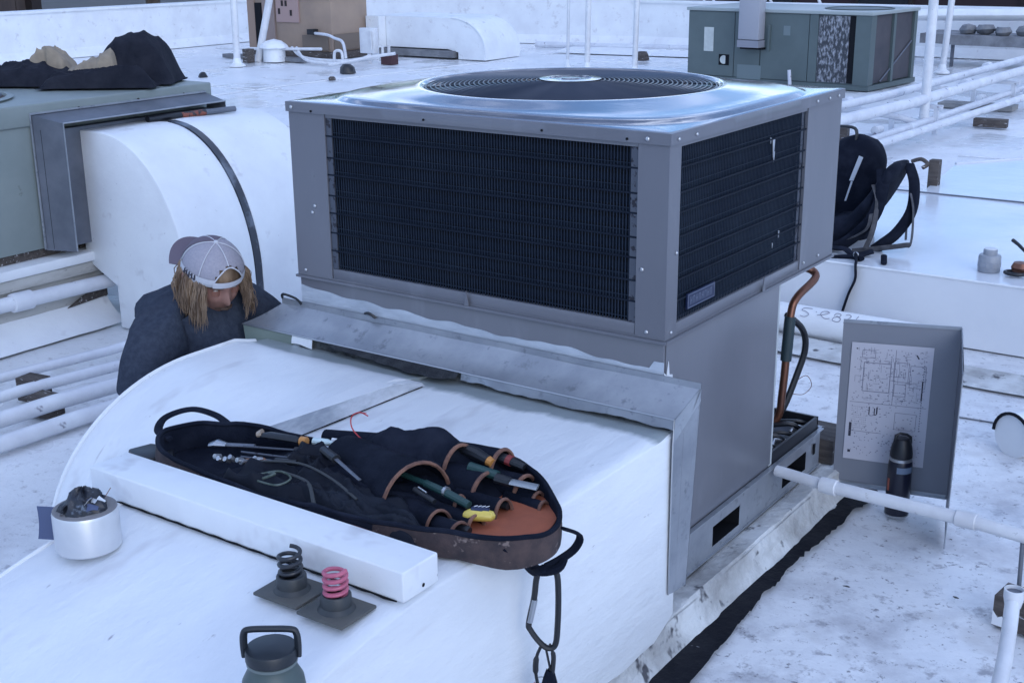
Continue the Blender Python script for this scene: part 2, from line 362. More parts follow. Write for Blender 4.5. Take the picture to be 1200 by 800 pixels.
par('parapet_wall', [(-16.1,-9,0),(-16.1,14.9,0)], .76, .68, .3, 'long white parapet wall along the left edge of the roof')
par('parapet_wall', [(-16.1,14.9,0),(-9.6,16.6,0)], .80, .74, .3, 'white parapet wall behind the white elbow duct at the back of the roof')
par('parapet_wall', [(-9.6,16.6,0),(13.5,17.3,0)], .68, .66, .3, 'white parapet wall at the back right behind the dark green rooftop unit')
q = MB()
q.tube([(-10.6,15.2,.06),(-7.0,15.9,.06)], .05, 8); tag(q.build('roof_pipe', ppipe_m), 'thin white pipe lying along the foot of the back parapet', 'pipe')
q = MB(); q.grid(lambda u, v: (-9.9+5.2*u, 14.6+1.2*v+.6*u, .05*math.sin(PI*v)+.004), 12, 6); tag(q.build('roof_ridge', roof_m), kind='structure')

# buildings, posts and trees beyond the parapets
r = thing('wooden_building', 'long brown boarded building with dark posts beyond the left parapet', 'building', (-21,6,-4.2))
q = MB(); q.box(-27,-21.1,-12,13.2,-4.2,1.75); q.build('wall', brownw_m, r)
proto = None
for i in range(63):
    y = -12+.4*i
    if proto is None:
        q = MB(); q.box(-21.1,-21.07,y,y+.385,-4.2,1.74); proto = q.build('board', brownw_m, r); o = proto
    else: o = proto.copy(); COL.objects.link(o); o.parent = r; o.location.y += .4*i
for i, y in enumerate([-9,-6,-3,0,3,4.2,6.4,8.6,10.0,11.6,13.0]):
    q = MB(); q.box(-21.06,-20.86,y,y+.22,-4.2,1.72); q.build('post', darkpost_m, r)
q = MB(); q.prism([(-28,-12.3,1.72),(-20.5,-12.3,1.78),(-24,-12.3,2.5)], (0,25.8,0)); q.build('roof', darkpost_m, r)
r = thing('dark_building', 'dark maroon building with windows beyond the back right parapet', 'building', (-2,26,-4.2))
q = MB(); q.box(-13,14,24,32,-4.2,2.3); q.build('wall', maroon_m, r)
q = MB(); q.box(-13.3,14.3,23.7,32.3,2.302,2.5); q.build('roof', darkpost_m, r)
for x in (-11,-8.5,-5.2,-2.6,.2,3,6,9):
    q = MB(); q.box(x,x+1.2,23.93,23.99,-.4,1.2); f = q.build('window', darkpost_m, r)
    q = MB(); q.box(x+.08,x+1.12,23.915,23.925,-.32,1.12); q.build('pane', glass_m, f)
for i, (x, y, h) in enumerate([(-9.2,18.6,1.05),(-8.2,18.9,.95),(-11.2,18.3,1.0),(-3.6,19.6,1.3)]):
    q = MB(); q.tube([(x-.5,y,-.1+.3*i*0),(x,y,h*.75),(x+.55,y+.1,-.1)], .035, 6); q.tube([(x,y,h*.75),(x+.9,y,h*.78),(x+1.3,y,-.1)], .03, 6); q.box(x-.6,x+1.4,y-.2,y+.2,-.16,-.1); q.box(x-.5,x+1.3,y-.15,y+.15,-4.2,-.161)
    tag(q.build('frame_rack', pvc_m), ['white tube frame beyond the parapet above the middle vertical pole','white tube frame beyond the parapet beside the green unit','white tube frame beyond the parapet left of the poles','pale tube frame in front of the dark maroon building'][i], 'frame')
def tree(x, y, h, s, label, seed):
    rr = random.Random(seed); r = thing('tree', label, 'tree', (x,y,-4.2), 'trees beyond the roof')
    q = MB(); q.tube(spline([(x,y,-4.3),(x+.1,y,-4.2+h*.3),(x-.1,y+.1,-4.2+h*.6),(x,y,-4.2+h*.85)],4), [.28-.018*k for k in range(13)], 8)
    tips = []
    for k in range(9):
        a = rr.random()*6.28; z0 = -4.2+h*rr.uniform(.35,.7); L = s*rr.uniform(.6,1)
        e = Vector((x+L*math.cos(a), y+L*math.sin(a), z0+L*.7)); tips.append(e)
        q.tube([(x,y,z0),((x+e.x)/2,(y+e.y)/2,z0+L*.25),e], [.1,.06,.02], 6)
    q.build('trunk', bark_m, r); q = MB()
    tips.append(Vector((x,y,-4.2+h*.9)))
    for t in tips:
        for k in range(260):
            d = Vector((rr.gauss(0,1),rr.gauss(0,1),rr.gauss(0,.8)))*s*.26; c = t+d; w_ = .13
            a = Vector((rr.uniform(-1,1),rr.uniform(-1,1),rr.uniform(-1,1))).normalized(); b = a.orthogonal().normalized()
            q.add([c+a*w_, c+b*w_*.6, c-a*w_, c-b*w_*.6], [(0,1,2,3)])
    stuff(q.build('crown', leaf_m, r, smooth=0))
for i, (x, y, h, s, lb) in enumerate([(-27,21,11.6,2.4,'tree standing behind the far end of the brown boarded building'),(-31,28,13,2.8,'tallest tree, far off beyond the corner of the roof'),
        (-24.5,26.5,11,2.0,'tree beyond the corner where the two parapets meet'),(-20,31,11.5,2.3,'tree beyond the back parapet left of the maroon building'),(-16.2,34,10.6,1.9,'tree right beside the left end of the maroon building')]):
    tree(x, y, h, s, lb, i)

# ---------------------------------------------------------------- curb, tar strip
q = MB()
def cw(y, k): return .006*N3(y, k, 0, 4)+.003*N3(y, k, 5, 15)
def curbf(u, v):
    y = -2.6+3.75*u
    pr = [(0,.083),(.058,.088),(.066,.080),(.078,.035),(.10,.006),(.14,.001)]
    t = v*5; i = min(int(t), 4); a, b = pr[i], pr[i+1]; k = t-i
    return (a[0]+(b[0]-a[0])*k+cw(y, v*3), y, a[1]+(b[1]-a[1])*k+cw(y, v*7+5)*.6*(1 if v > .1 else .1))
q.grid(curbf, 160, 10, thick=(0,0,.0)) if False else q.grid(curbf, 160, 10)
q.box(-1.24,-.001,-.02,1.10,.001,.078)
q.add([(0,-2.6,.083),(0,1.15,.083),(0,1.15,0),(0,-2.6,0)], [(0,1,2,3)]); q.add([(0,1.15,.083),(.06,1.15,.085),(.14,1.15,0),(0,1.15,0)], [(0,1,2,3)])
r = thing('unit_curb', 'low white coated curb with torn flashing under the large grey unit', 'curb', (0,0,0))
q.build('curb_flashing', old_m, r)
q = MB(); q.box(-1.225,-.012,-.01,1.085,.079,.094); q.build('wood_nailer', wood_m, r)
q = MB(); q.box(-1.9,-.0,1.09,1.24,.001,.085); q.build('curb_end', old_m, r, bevel=.01)
q = MB(); q.box(-.2,.035,1.101,1.26,.0855,.17); q.build('wood_block', wood_m, r, bevel=.004)
# torn lap of flashing, standing proud of the curb side
q = MB()
def lap(u, v):
    y = -.75+1.6*u; e = .035+.022*N3(y, 0, 0, 5)+.012*N3(y, 3, 0, 17)
    return (.068+e*.75*v+.004*N3(y,v,0,9), y, .074*(1-v)**1.5+.006)
q.grid(lap, 110, 5, thick=(0,0,.003)); q.build('torn_flashing_lap', old_m, r)
tag(ragged([(.085,-2.6),(.085,-.6),(.075,.2),(.07,.6),(.085,1.2)] if False else [(.09,-2.6,0),(.09,-.6,0),(.08,.2,0),(.075,.6,0),(.09,1.2,0)],
       [(.27,-2.6,0),(.215,-.7,0),(.18,-.1,0),(.148,.5,0),(.178,1.2,0)], .0065, .026, 3).build('tar_strip', tar_m), kind='structure')

# ---------------------------------------------------------------- main packaged unit
W_, D_, HT, ZL = 1.2125, 1.066, 1.29, .79
U = thing('rooftop_unit', 'large grey packaged air conditioner with top fan and dark coils, nearest in the photo', 'air conditioner', (-W_/2, D_/2, .09))
# cap: pressed saucer around the fan
cx, cy, RF = -.618, .545, .428
q = MB(); NA = 160; prof = []
vs = []; fs = []
def sq(t, hx, hy, e):
    c, s_ = math.cos(t), math.sin(t); k = (abs(c/hx)**e+abs(s_/hy)**e)**(-1/e); return (k*c, k*s_)
ccx, ccy = -W_/2, D_/2
HX, HY = W_/2+.006, D_/2+.006
rows = []
angs = sorted(set([2*PI*k/NA for k in range(NA)]+[math.atan2(sy*HY, sx*HX) % (2*PI) for sx in (-1,1) for sy in (-1,1)]))
for t in angs:
    c, s_ = math.cos(t), math.sin(t); hole = Vector((cx+RF*c-ccx, cy+RF*s_-ccy))
    ia = sq(t, HX-.018, HY-.018, 4.2)
    k = min(HX/abs(c) if abs(c) > 1e-9 else 9, HY/abs(s_) if abs(s_) > 1e-9 else 9); ob = Vector((k*c, k*s_))
    ia = Vector(ia); row = []
    row += [(hole*(1-.012), 1.20), (hole*(1-.012), 1.314), (hole, 1.3215), (hole+(hole.normalized()*.010), 1.3235), (hole+(hole.normalized()*.022), 1.3215)]
    h2 = hole+hole.normalized()*.022
    for f, z in ((.15,1.3175),(.3,1.3135),(.45,1.3095),(.6,1.306),(.75,1.3045),(.88,1.3025),(.94,1.2995),(1,1.2925)): row.append((h2.lerp(ia, f), z))
    row += [(ia.lerp(ob, .15), 1.2915), (ia.lerp(ob, .9), 1.2912), (ob, 1.2895), (ob, 1.262), (ob*.985, 1.262)]
    rows.append([(ccx+p.x, ccy+p.y, z) for p, z in row])
n = len(rows[0])
for rr_ in rows: vs += rr_
for i in range(len(rows)):
    j = (i+1) % len(rows)
    for k in range(n-1): fs.append((i*n+k, j*n+k, j*n+k+1, i*n+k+1))
q.add(vs, fs); q.mi = [1 if (k % (n-1)) >= n-4 else 0 for k in range(len(q.f))]; q.build('cap', [cap_m, cab_m], U, smooth=50)
# fan guard
def gz(rad): return 1.316+.016*(1-(rad/RF)**1.6)
q = MB(); rad = .10
while rad < .424:
    q.tube([(cx+rad*math.cos(a), cy+rad*math.sin(a), gz(rad)) for a in [2*PI*k/72 for k in range(72)]], .0021, 5, closed=True); rad += .0138
for k in range(8):
    a = 2*PI*k/8+.62
    q.tube([(cx+rr*math.cos(a), cy+rr*math.sin(a), gz(rr)-.004) for rr in (.09,.2,.3,.36,.427)], .0024, 5)
stuff(q.build('fan_guard', guard_m, U))
q = MB(); q.lathe([(.088,1.3300),(.09,1.3345),(.065,1.336),(.061,1.333),(.03,1.333),(.026,1.3365),(0,1.337)], (cx,cy,0), 36); q.build('guard_plate', cap_m, U)
q = MB()
for k in range(3):
    a = 2*PI*k/3+.3
    def bl(u, v, a=a):
        rr = .07+.33*u; t = a+(v-.5)*(.95+.25*u); return (cx+rr*math.cos(t), cy+rr*math.sin(t), 1.215+.075*(v-.5))
    b_ = MB(); b_.grid(bl, 8, 8, thick=(0,0,.002)); b_.build('fan_blade', dgalv_m, U)
q = MB(); q.lathe([(.07,1.02),(.075,1.03),(.075,1.19),(.06,1.205),(0,1.21)], (cx,cy,0), 24); q.build('fan_motor', black_m, U)
q = MB(); q.lathe([(.43,1.262),(.43,1.12),(.426,1.12),(.426,1.262)], (cx,cy,0), 64); q.build('fan_shroud', black_m, U)
q = MB(); q.box(-W_+.06,-.06,.06,D_-.06,.80,.83); q.build('section_floor', black_m, U)
q = MB(); q.box(-W_+.05,-W_+.055,.05,D_-.05,.82,1.25); q.box(-W_+.05,-.05,D_-.055,D_-.05,.82,1.25); q.box(-W_+.05,-.05,.050,.055,.82,1.25); q.box(-.055,-.05,.05,D_-.05,.82,1.25); q.build('coil_backing', black_m, U)
# corner posts (front-left, front-right, rear-right, rear-left) as bent angles
def post(x0, x1, y0, y1, sx, sy, t=.003):
    q = MB(); z0, z1 = ZL+.0, 1.2615
    X = x1 if sx > 0 else x0; Y = y0 if sy < 0 else y1
    if sy < 0: q.box(x0, x1, Y, Y+t, z0, z1)
    else: q.box(x0, x1, Y-t, Y, z0, z1)
    if sx > 0: q.box(X-t, X, y0+(t+.0002 if sy < 0 else 0), y1-(t+.0002 if sy > 0 else 0), z0, z1)
    else: q.box(X, X+t, y0+(t+.0002 if sy < 0 else 0), y1-(t+.0002 if sy > 0 else 0), z0, z1)
    # returns
    if sx > 0: q.box(x0, x0+t, (Y+t+.0002 if sy < 0 else Y-.03), (Y+.03 if sy < 0 else Y-t-.0002), z0, z1)
    else: q.box(x1-t, x1, (Y+t+.0002 if sy < 0 else Y-.03), (Y+.03 if sy < 0 else Y-t-.0002), z0, z1)
    yy = y1 if sy < 0 else y0; s2 = -1 if sy < 0 else 1
    xa, xb = (X-.03, X-t-.0002) if sx > 0 else (X+t+.0002, X+.03)
    q.box(xa, xb, min(yy, yy+s2*t), max(yy, yy+s2*t), z0, z1)
    q.build('corner_post', cab_m, U)
post(-W_, -1.078, 0, .13, -1, -1); post(-.083, 0, 0, .058, 1, -1); post(-.13, 0, .815, D_, 1, 1); post(-W_, -1.08, .94, D_, -1, 1)
def rail(a, b, nrm, z0, z1, out=.0):
    q = MB(); a = Vector(a); b = Vector(b); nn = Vector(nrm)
    P = [a+nn*out, b+nn*out]; Q = [p-nn*.02 for p in P]
    q.add([Vector((p.x,p.y,z)) for z in (z0,z1) for p in (P[0],P[1],Q[1],Q[0])], [(0,1,2,3),(4,7,6,5),(0,4,5,1),(1,5,6,2),(2,6,7,3),(3,7,4,0)])
    return q
for a, b, nn in [((-1.076,.002,0),(-.085,.002,0),(0,-1,0)),((-.002,.06,0),(-.002,.813,0),(1,0,0)),((-1.078,D_-.002,0),(-.132,D_-.002,0),(0,1,0)),((-W_+.002,.132,0),(-W_+.002,.938,0),(-1,0,0))]:
    rail(a, b, nn, ZL+.001, .822).build('bottom_rail', cab_m, U, bevel=.002)
    rail(a, b, nn, 1.252, 1.2618).build('top_rail', cab_m, U)
# drip ledge around the foot of the coil section
q = MB()
q.box(-W_-.005, .005, -.006, -.0005, ZL-.008, ZL-.001); q.box(.0005,.006,0,D_+.005,ZL-.008,ZL-.001); q.box(-W_-.006,-W_-.0005,0,D_+.005,ZL-.008,ZL-.001); q.box(-W_-.005,.005,D_+.0005,D_+.006,ZL-.008,ZL-.001)
q.build('drip_ledge', cab_m, U)
q = MB(); q.box(-W_+.001,-.001,.001,D_-.001,ZL-.010,ZL+.004); q.build('section_base', cab_m, U)
# coils
def coil(a, b, nrm, z0, z1, nm='coil'):
    a = Vector(a); b = Vector(b); nn = Vector(nrm); d = (b-a).normalized(); L = (b-a).length
    q = MB(); A = a-nn*.032; B = b-nn*.032
    q.add([A+Vector((0,0,z0)), B+Vector((0,0,z0)), B+Vector((0,0,z1)), A+Vector((0,0,z1))], [(0,1,2,3)])
    nf = int(L/.012)
    fins = q.build('coil_fins', fin_m, U)
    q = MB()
    for k in range(16):      # tube rows as black bars, their shadow strips put into the colour
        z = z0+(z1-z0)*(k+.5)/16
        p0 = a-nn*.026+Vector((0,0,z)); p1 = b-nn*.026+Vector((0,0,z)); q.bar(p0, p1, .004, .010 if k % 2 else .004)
    q.build('coil_row_shadows', black_m, fins)
    q = MB(); n = int(L/.0088)
    for k in range(n+1):
        p = a+d*(L*k/n+.0003*math.sin(k*12.9898)*math.sin(k*4.1))-nn*.010
        q.bar(p+Vector((0,0,z0)), p+Vector((0,0,z1)), .0021, .0021, upv=nn)
    zz = z0+.012
    while zz < z1:
        q.bar(a-nn*.0065+Vector((0,0,zz)), b-nn*.0065+Vector((0,0,zz)), .0011, .0011); zz += .054
    stuff(q.build('coil_guard', wire_m, U, smooth=0))
    q = MB()
    for k in range(1, 8):
        z = z0+(z1-z0)*k/8+.004*math.sin(k*3)
        q.bar(a-nn*.004+Vector((0,0,z)), b-nn*.004+Vector((0,0,z)), .0026, .0042)
    q.build('guard_crossbar', MATS['dark coil fins'], U)
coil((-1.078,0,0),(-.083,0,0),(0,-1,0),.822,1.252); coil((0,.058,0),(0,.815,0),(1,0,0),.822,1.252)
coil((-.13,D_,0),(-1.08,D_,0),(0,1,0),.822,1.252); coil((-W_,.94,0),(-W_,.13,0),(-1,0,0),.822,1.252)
# bright slit strips beside the front coil
for x in (-1.066,-.094):
    q = MB(); q.box(x-.010,x+.010,.004,.009,.823,1.251); q.build('coil_end_plate', mat('coil end plate', (.075,.085,.11), .45, metal=.3, speck=[((.02,.02,.03),40,.56,.6)]), U)
q = MB(); q.box(-.013,-.008,.790,.806,.823,1.251); q.build('coil_end_plate', MATS['coil end plate'], U)
# damaged coil spots
q = MB()
for (y, z, s) in [(.595,1.18,.024),(.60,1.155,.014),(.66,.93,.010),(.62,.905,.007),(.575,1.20,.008)]:
    q.prism([(-.003,y-s*.35,z+s),(-.003,y+s*.3,z+s*.8),(-.003,y+s*.12,z-s),(-.003,y-s*.05,z-s*1.2)], (-.002,0,0))
q.build('bent_fin_patch', screw_m, U)
# name plate low on the side coil
q = MB(); q.box(-.004,.0005,.112,.262,.843,.882); np_ = q.build('name_plate', mat('navy plate', (.012,.02,.06), .35), U)
q = MB(); xx = .0012
q.box(.0006,xx,.114,.117,.845,.880); q.box(.0006,xx,.257,.260,.845,.880); q.box(.0006,xx,.1175,.2565,.878,.880); q.box(.0006,xx,.1175,.2565,.845,.847)
for k in range(8):
    y = .126+k*.0155
    q.box(.0006,xx,y,y+.003,.853,.872); q.box(.0006,xx,y+.0075,y+.0105,.853,.872); q.box(.0006,xx,y+.0032,y+.0073,.869 if k % 2 else .861,.872 if k % 2 else .864)
q.build('plate_print', mat('pale lettering', (.10,.12,.18), .4), np_)
# lower body
YB = .676
q = MB(); q.box(-W_+.004, -.004, .004, YB, .222, ZL-.011); q.build('lower_cabinet', cab_m, U, bevel=.002)
q = MB(); q.box(-.0035,-.0005,.012,YB+.004,.232,ZL-.012); q.build('side_panel', cab_m, U, bevel=.001)
q = MB(); q.box(-.030,-.0038,YB+.002,YB+.022,.224,ZL-.0125); q.build('panel_edge_strip', mat('bare edge strip', (.42,.46,.48), .4), U)
q = MB(); q.box(-W_+.02,-.40,YB+.003,D_-.01,.222,ZL-.012); q.build('rear_cabinet', cab_m, U, bevel=.002) if False else None
# paint smear from roof coating on the front
q = MB()
def sm(u, v):
    x = -1.205+1.203*u; top = .757-.042*u**.6+.010*N3(x,1,0,5)+.008*N3(x,2,0,13)
    if u > .97: top += .02
    return (x, .0030-.004*(1-v)*.0-.0012, .66+(top-.66)*v)
q.grid(sm, 90, 3, thick=(0,-.002,0)); q.build('coating_smear', mat('thin brushed coating', (.48,.53,.60), .5, c2=(.30,.34,.40), ns=5, lo=.35, hi=.7, stretch=(1,1,3), bump=(20,.4,.01)), U)
q = MB()
q.prism([(.0008,.0,.66),(.0008,.045,.66),(.0008,.042,.695),(.0008,.026,.70),(.0008,.020,.735),(.0008,.012,.70),(.0008,.0,.71)], (.0015,0,0)); q.build('coating_smear', coat_m, U)
# base rail with fork slots
def base_rail(a, b, nn, slots):
    a = Vector(a); b = Vector(b); d = (b-a).normalized(); L = (b-a).length; nn = Vector(nn); q = MB()
    xs = [0]; 
    for s0, s1 in slots: xs += [s0, s1]
    xs.append(L); Z = [.096,.118,.178,.222]
    for i in range(len(xs)-1):
        for j in range(3):
            if i % 2 == 1 and j == 1: continue
            P = [a+d*xs[i], a+d*xs[i+1]]
            q.add([P[0]+Vector((0,0,Z[j])), P[1]+Vector((0,0,Z[j])), P[1]+Vector((0,0,Z[j+1])), P[0]+Vector((0,0,Z[j+1]))], [(0,1,2,3)])
    q.bar(a+nn*.004+Vector((0,0,.2215)), b+nn*.004+Vector((0,0,.2215)), .014, .004); q.bar(a-nn*.02+Vector((0,0,.0965)), b-nn*.02+Vector((0,0,.0965)), .05, .003)
    q.cur = 1
    for s0, s1 in slots:      # inner tunnel of the slot
        P = a+d*s0; Q = a+d*s1; iv = -nn*.14
        q.add([P+Vector((0,0,.118)),Q+Vector((0,0,.118)),Q+Vector((0,0,.178)),P+Vector((0,0,.178)),P+iv+Vector((0,0,.118)),Q+iv+Vector((0,0,.118)),Q+iv+Vector((0,0,.178)),P+iv+Vector((0,0,.178))],[(0,1,5,4),(3,2,6,7),(0,3,7,4),(1,2,6,5)])
        q.add([P+iv*.95+Vector((0,0,.118)),Q+iv*.95+Vector((0,0,.118)),Q+iv*.95+Vector((0,0,.178)),P+iv*.95+Vector((0,0,.178))],[(0,1,2,3)])
    q.cur = 0
    q.build('base_rail', [galv_m, black_m], U, smooth=0)
base_rail((.002,.0,0),(.002,1.064,0),(1,0,0),[(.306,.475),(.775,.955)])
base_rail((-W_,1.066,0),(.002,1.066,0),(0,1,0),[(.2,.4),(.8,1.0)])
base_rail((-W_,0,0),(-W_,1.066,0),(-1,0,0),[(.3,.5),(.75,.95)])
q = MB(); q.box(-W_+.003,.0,.002,1.064,.2085,.2195); q.build('base_pan', dgalv_m, U)
q = MB(); q.prism([(.0045,1.005,.150),(.0045,1.02,.150),(.0045,1.02,.185),(.0045,1.005,.185)], (.002,0,0)); q.build('hose_hole', black_m, U)
# open compressor bay: pan with rim, clutter, compressor further in
q = MB(); 
for x0, x1, y0, y1 in [(-.012,-.004,.70,1.055),(-.9,-.004,1.047,1.055)]: q.box(x0,x1,y0,y1,.2196,.262)
q.box(-.06,-.0125,.70,1.046,.2196,.228); q.build('bay_rim', rubber_m, U)
q = MB()
for k in range(5):
    y = .74+.06*k; q.tube(spline([(-.10-.02*k,y,.232),(-.06,y+.03,.25+.01*(k%2)),(-.03,y+.06,.235)],5), .006+.002*(k%2), 6)
q.build('bay_wiring', rubber_m, U)
q = MB(); q.tube([(-.035,1.0,.236),(-.05,.97,.25),(-.045,.93,.24)], .006, 8); q.tube([(-.04,.78,.238),(-.05,.82,.252),(-.03,.86,.24)], .005, 8); q.build('bay_fitting', screw_m, U)
q = MB(); q.lathe([(.10,.222),(.105,.24),(.105,.50),(.09,.55),(.05,.575),(0,.58)], (-.62,.88,0), 24); q.build('compressor', black_m, U)
q = MB(); q.lathe([(.03,.222),(.05,.225),(.045,.26),(.03,.27)], (-.16,.93,0), 16); q.build('tube_grommet', rubber_m, U)
pth = spline([(-.17,.80,.735),(-.165,.98,.733),(-.11,1.10,.727),(-.065,1.115,.70),(-.08,1.01,.655),(-.085,.98,.61),(-.085,.965,.50),(-.09,.96,.36),(-.10,.955,.27),(-.15,.93,.228)], 7)
q = MB(); q.tube(pth, .0125, 12); cp = q.build('refrigerant_pipe', copper_m, U)
q = MB(); q.tube([p for p in pth if .44 < p.z < .60 and p.y > .9], .0175, 12); q.build('pipe_insulation', mat('dark teal tape', (.02,.04,.05), .6), cp)
q = MB(); q.tube(spline([(-.10,.985,.60),(-.075,1.055,.54),(-.07,1.075,.47),(-.085,1.05,.38),(-.10,1.0,.29),(-.12,.96,.25)],7), .0105, 10); q.build('hose', rubber_m, U)
q = MB(); q.tube(spline([(-.09,1.03,.36),(-.06,1.07,.385),(-.045,1.085,.35),(-.06,1.06,.325),(-.085,1.03,.33)],6), .0012, 5); q.build('wire_loop', trim_m, U)
screws(U, [(-1.195+.0,-.0065,1.275),(-.055,-.0065,1.274),(-.02+.0,-.0065,1.274)][:2], (0,-1,0), .0055)
screws(U, [(-1.12,-.0065,1.268),(-.72,-.0065,1.272),(-.35,-.0065,1.272),(-.11,-.0065,1.27)], (0,-1,0), .0032, black_m)
screws(U, [(-1.18,-.0005,.806),(-.05,-.0005,.806),(-1.14,-.0005,.98),(-1.13,-.0005,1.0),(-.066,-.0005,.96)], (0,-1,0), .005)
screws(U, [(.0065,.03,1.274),(.0065,.12,1.274),(.0065,.86,1.274),(.0065,.95,1.274),(.0065,1.02,1.274),(.0005,.028,.806),(.0005,.95,.81),(.0005,.84,.81),(.0005,.045,1.0)], (1,0,0), .0045)
q = MB(); q.prism([(-.60,-.007,.79),(-.585,-.007,.79),(-.593,-.007,.83)], (0,.004,0)); q.prism([(.004,.548,.788),(.004,.566,.788),(.004,.556,.832)], (.003,0,0)); q.build('bent_tab', cab_m, U)

# ---------------------------------------------------------------- galvanized sleeve between unit and ducts
S = thing('duct_sleeve', 'galvanized sheet metal sleeve joining the white ducts to the unit front', 'sheet metal', (-.6,-.05,.6))
q = MB()
A = [(-1.281,-.006,.690),(.100,-.006,.690),(.078,-.085,.634),(-1.372,-.085,.634)]
def slv(u, v):
    a = Vector(A[0]).lerp(Vector(A[1]), u); b = Vector(A[3]).lerp(Vector(A[2]), u); p = a.lerp(b, v); p.z += .003*N3(u*6, v, 0)-.004*math.sin(PI*v); return p
q.grid(slv, 40, 8, thick=(0,0,.0015)); q.build('top_plate', galv_m, S)
q = MB(); q.add([(-1.281,-.004,.690),(.104,-.004,.690),(.104,-.004,.705),(-1.281,-.004,.708)], [(0,1,2,3)]); q.add([(-1.281,-.0065,.690),(.104,-.0065,.690),(.104,-.0065,.705),(-1.281,-.0065,.708)], [(3,2,1,0)])
q.build('upstand_flange', galv_m, S, smooth=0)
q = MB()
q.add([(.1015,-.0045,.690),(.0795,-.086,.633),(.083,-.098,.575),(.090,-.060,.59),(.104,-.004,.66)], [(0,1,2,3,4)])
q.add([(.104,-.004,.69),(.080,-.004,.165),(.079,-.060,.168),(.090,-.060,.59)], [(0,1,2,3)])
q.add([(.0895,-.060,.59),(.0788,-.060,.168),(.076,-.088,.172),(.083,-.098,.575)], [(0,1,2,3)])
q.build('side_plate', galv_m, S, smooth=0)
q = MB(); q.tube([(-1.372,-.0865,.632),(-.5,-.087,.632),(.078,-.087,.632),(.082,-.099,.575),(.076,-.089,.172)], .0022, 6); q.build('front_hem', steel_m, S)
q = MB(); q.box(.072,.078,-.006,-.002,.16,.688); q.add([(.0745,-.003,.155),(.0805,-.003,.16),(.1045,-.003,.69),(.0765,-.003,.69)],[(0,1,2,3)]); q.build('side_flange', galv_m, S, smooth=0)
q = MB(); q.prism([(-1.372,-.084,.633),(-1.175,-.084,.633),(-1.165,-.086,.575),(-1.36,-.088,.572)], (.0,.003,0)); q.build('end_tab', mat('green grey sheet', (.20,.25,.22), .5, c2=(.16,.2,.18), ns=6), S)
q = MB(); q.tube(spline([(-1.275,-.01,.71),(-1.26,-.02,.725),(-1.22,-.01,.715),(-1.2,-.008,.70)],4), .004, 6); q.tube(spline([(-.95,-.01,.712),(-.93,-.018,.718),(-.91,-.01,.705)],4), .004, 6); q.build('sealant_bead', rubber_m, S)

# ---------------------------------------------------------------- white ducts in front
def arc(cy_, cz, ry, rz, a0, a1, n): return [(cy_+ry*math.cos(a0+(a1-a0)*k/n), cz+rz*math.sin(a0+(a1-a0)*k/n)) for k in range(n+1)]
def sweep(profile, x0, x1, nx, fz=None):
    q = MB(); n = len(profile); vs = []
    for i in range(nx+1):
        x = x0+(x1-x0)*i/nx
        for (y, z) in profile:
            dz = fz(x, y, z) if fz else 0
            vs.append((x, y, z+dz))
    fs = [(i*n+k, i*n+(k+1) % n, (i+1)*n+(k+1) % n, (i+1)*n+k) for i in range(nx) for k in range(n)]
    fs += [tuple(range(n)), tuple(nx*n+k for k in reversed(range(n)))]
    return q.add(vs, fs)
DL = thing('elbow_duct', 'white coated sheet metal elbow duct curving down at the left below the kneeling man', 'duct', (-.92,-.5,0))
pf = [(-.035,.10),(-.035,.598),(-.09,.602),(-.14,.609),(-.17,.616),(-.20,.625)]+[(-.22-.04*k,.630) for k in range(4)]+arc(-.38,.255,.50,.375,PI/2,PI,26)+[(-.88,.15),(-.88,0),(-.30,0)]
sweep(pf, -1.27, -.668, 24, lambda x, y, z: (.006*N3(x,y,0,2.5)) if z > .1 else 0).build('duct_body', coatl_m, DL, bevel=0, smooth=60)
def ridge(pf_, x, w_, h, y0=-.12):
    q = MB(); P = [(y, z) for (y, z) in pf_ if y < y0 and z > .1]
    q.tube([(x, y, z) for (y, z) in P], [h]*len(P), 8); return q
P3 = [p for p in pf if p[0] < -.09 and p[1] > .1]
q = MB(); q.tube([(-1.265,y,z+.002) for y, z in P3], .006, 8); q.build('edge_seam', coat_m, DL)
q = MB(); q.tube([(-1.185,y,z-.004) for y, z in P3], .006, 8, flat=.6); q.build('rib', coat_m, DL)
q = MB(); q.grid(lambda u, v: (-.712+(.082-.078*u)*v+.001, -.16-.56*u, .6115+.0210*min(1,u*6)-.001*v), 16, 4, thick=(0,0,.01)); q.build('joint_fillet', coat_m, DL)
q = MB(); q.grid(lambda u, v: (-.63-.078*u+(.010+.050*u)*v+.003*N3(u*9,v,0), -.16-.56*u, .6108+.0205*min(1,u*6)-(.006+.020*min(1,u*6))*v**1.4), 24, 6, thick=(0,0,.004)); q.build('mastic_joint', mat('grey smeared mastic', (.60,.63,.68), .6, c2=(.26,.29,.33), ns=6, lo=.35, hi=.62, stretch=(3,1,1), bump=(30,.4,.01)), DL)
q = MB(); q.tube([(-.618-.028*u,-.17-.55*u,.6045) for u in [k/30 for k in range(31)]], [.0012+.0016*abs(N3(k*.4,0,1)) for k in range(31)], 5); q.build('joint_gap', black_m, DL)
DR = thing('straight_duct', 'wide white coated duct running toward the camera with the tool bag on it', 'duct', (-.3,-1.2,0))
pf = [(-.05,.10),(-.05,.596),(-.09,.597),(-.115,.599),(-.135,.601),(-.15,.602)]+[(-.2-.05*k,.602) for k in range(16)]+[(-1.02,.602),(-1.1,.600),(-1.18,.594),(-1.26,.583),(-1.34,.568),(-1.42,.549),(-1.5,.526),(-1.6,.492),(-1.7,.45),(-1.8,.40),(-1.9,.34),(-2.0,.26),(-2.06,.15),(-2.08,.0),(-.30,0)]
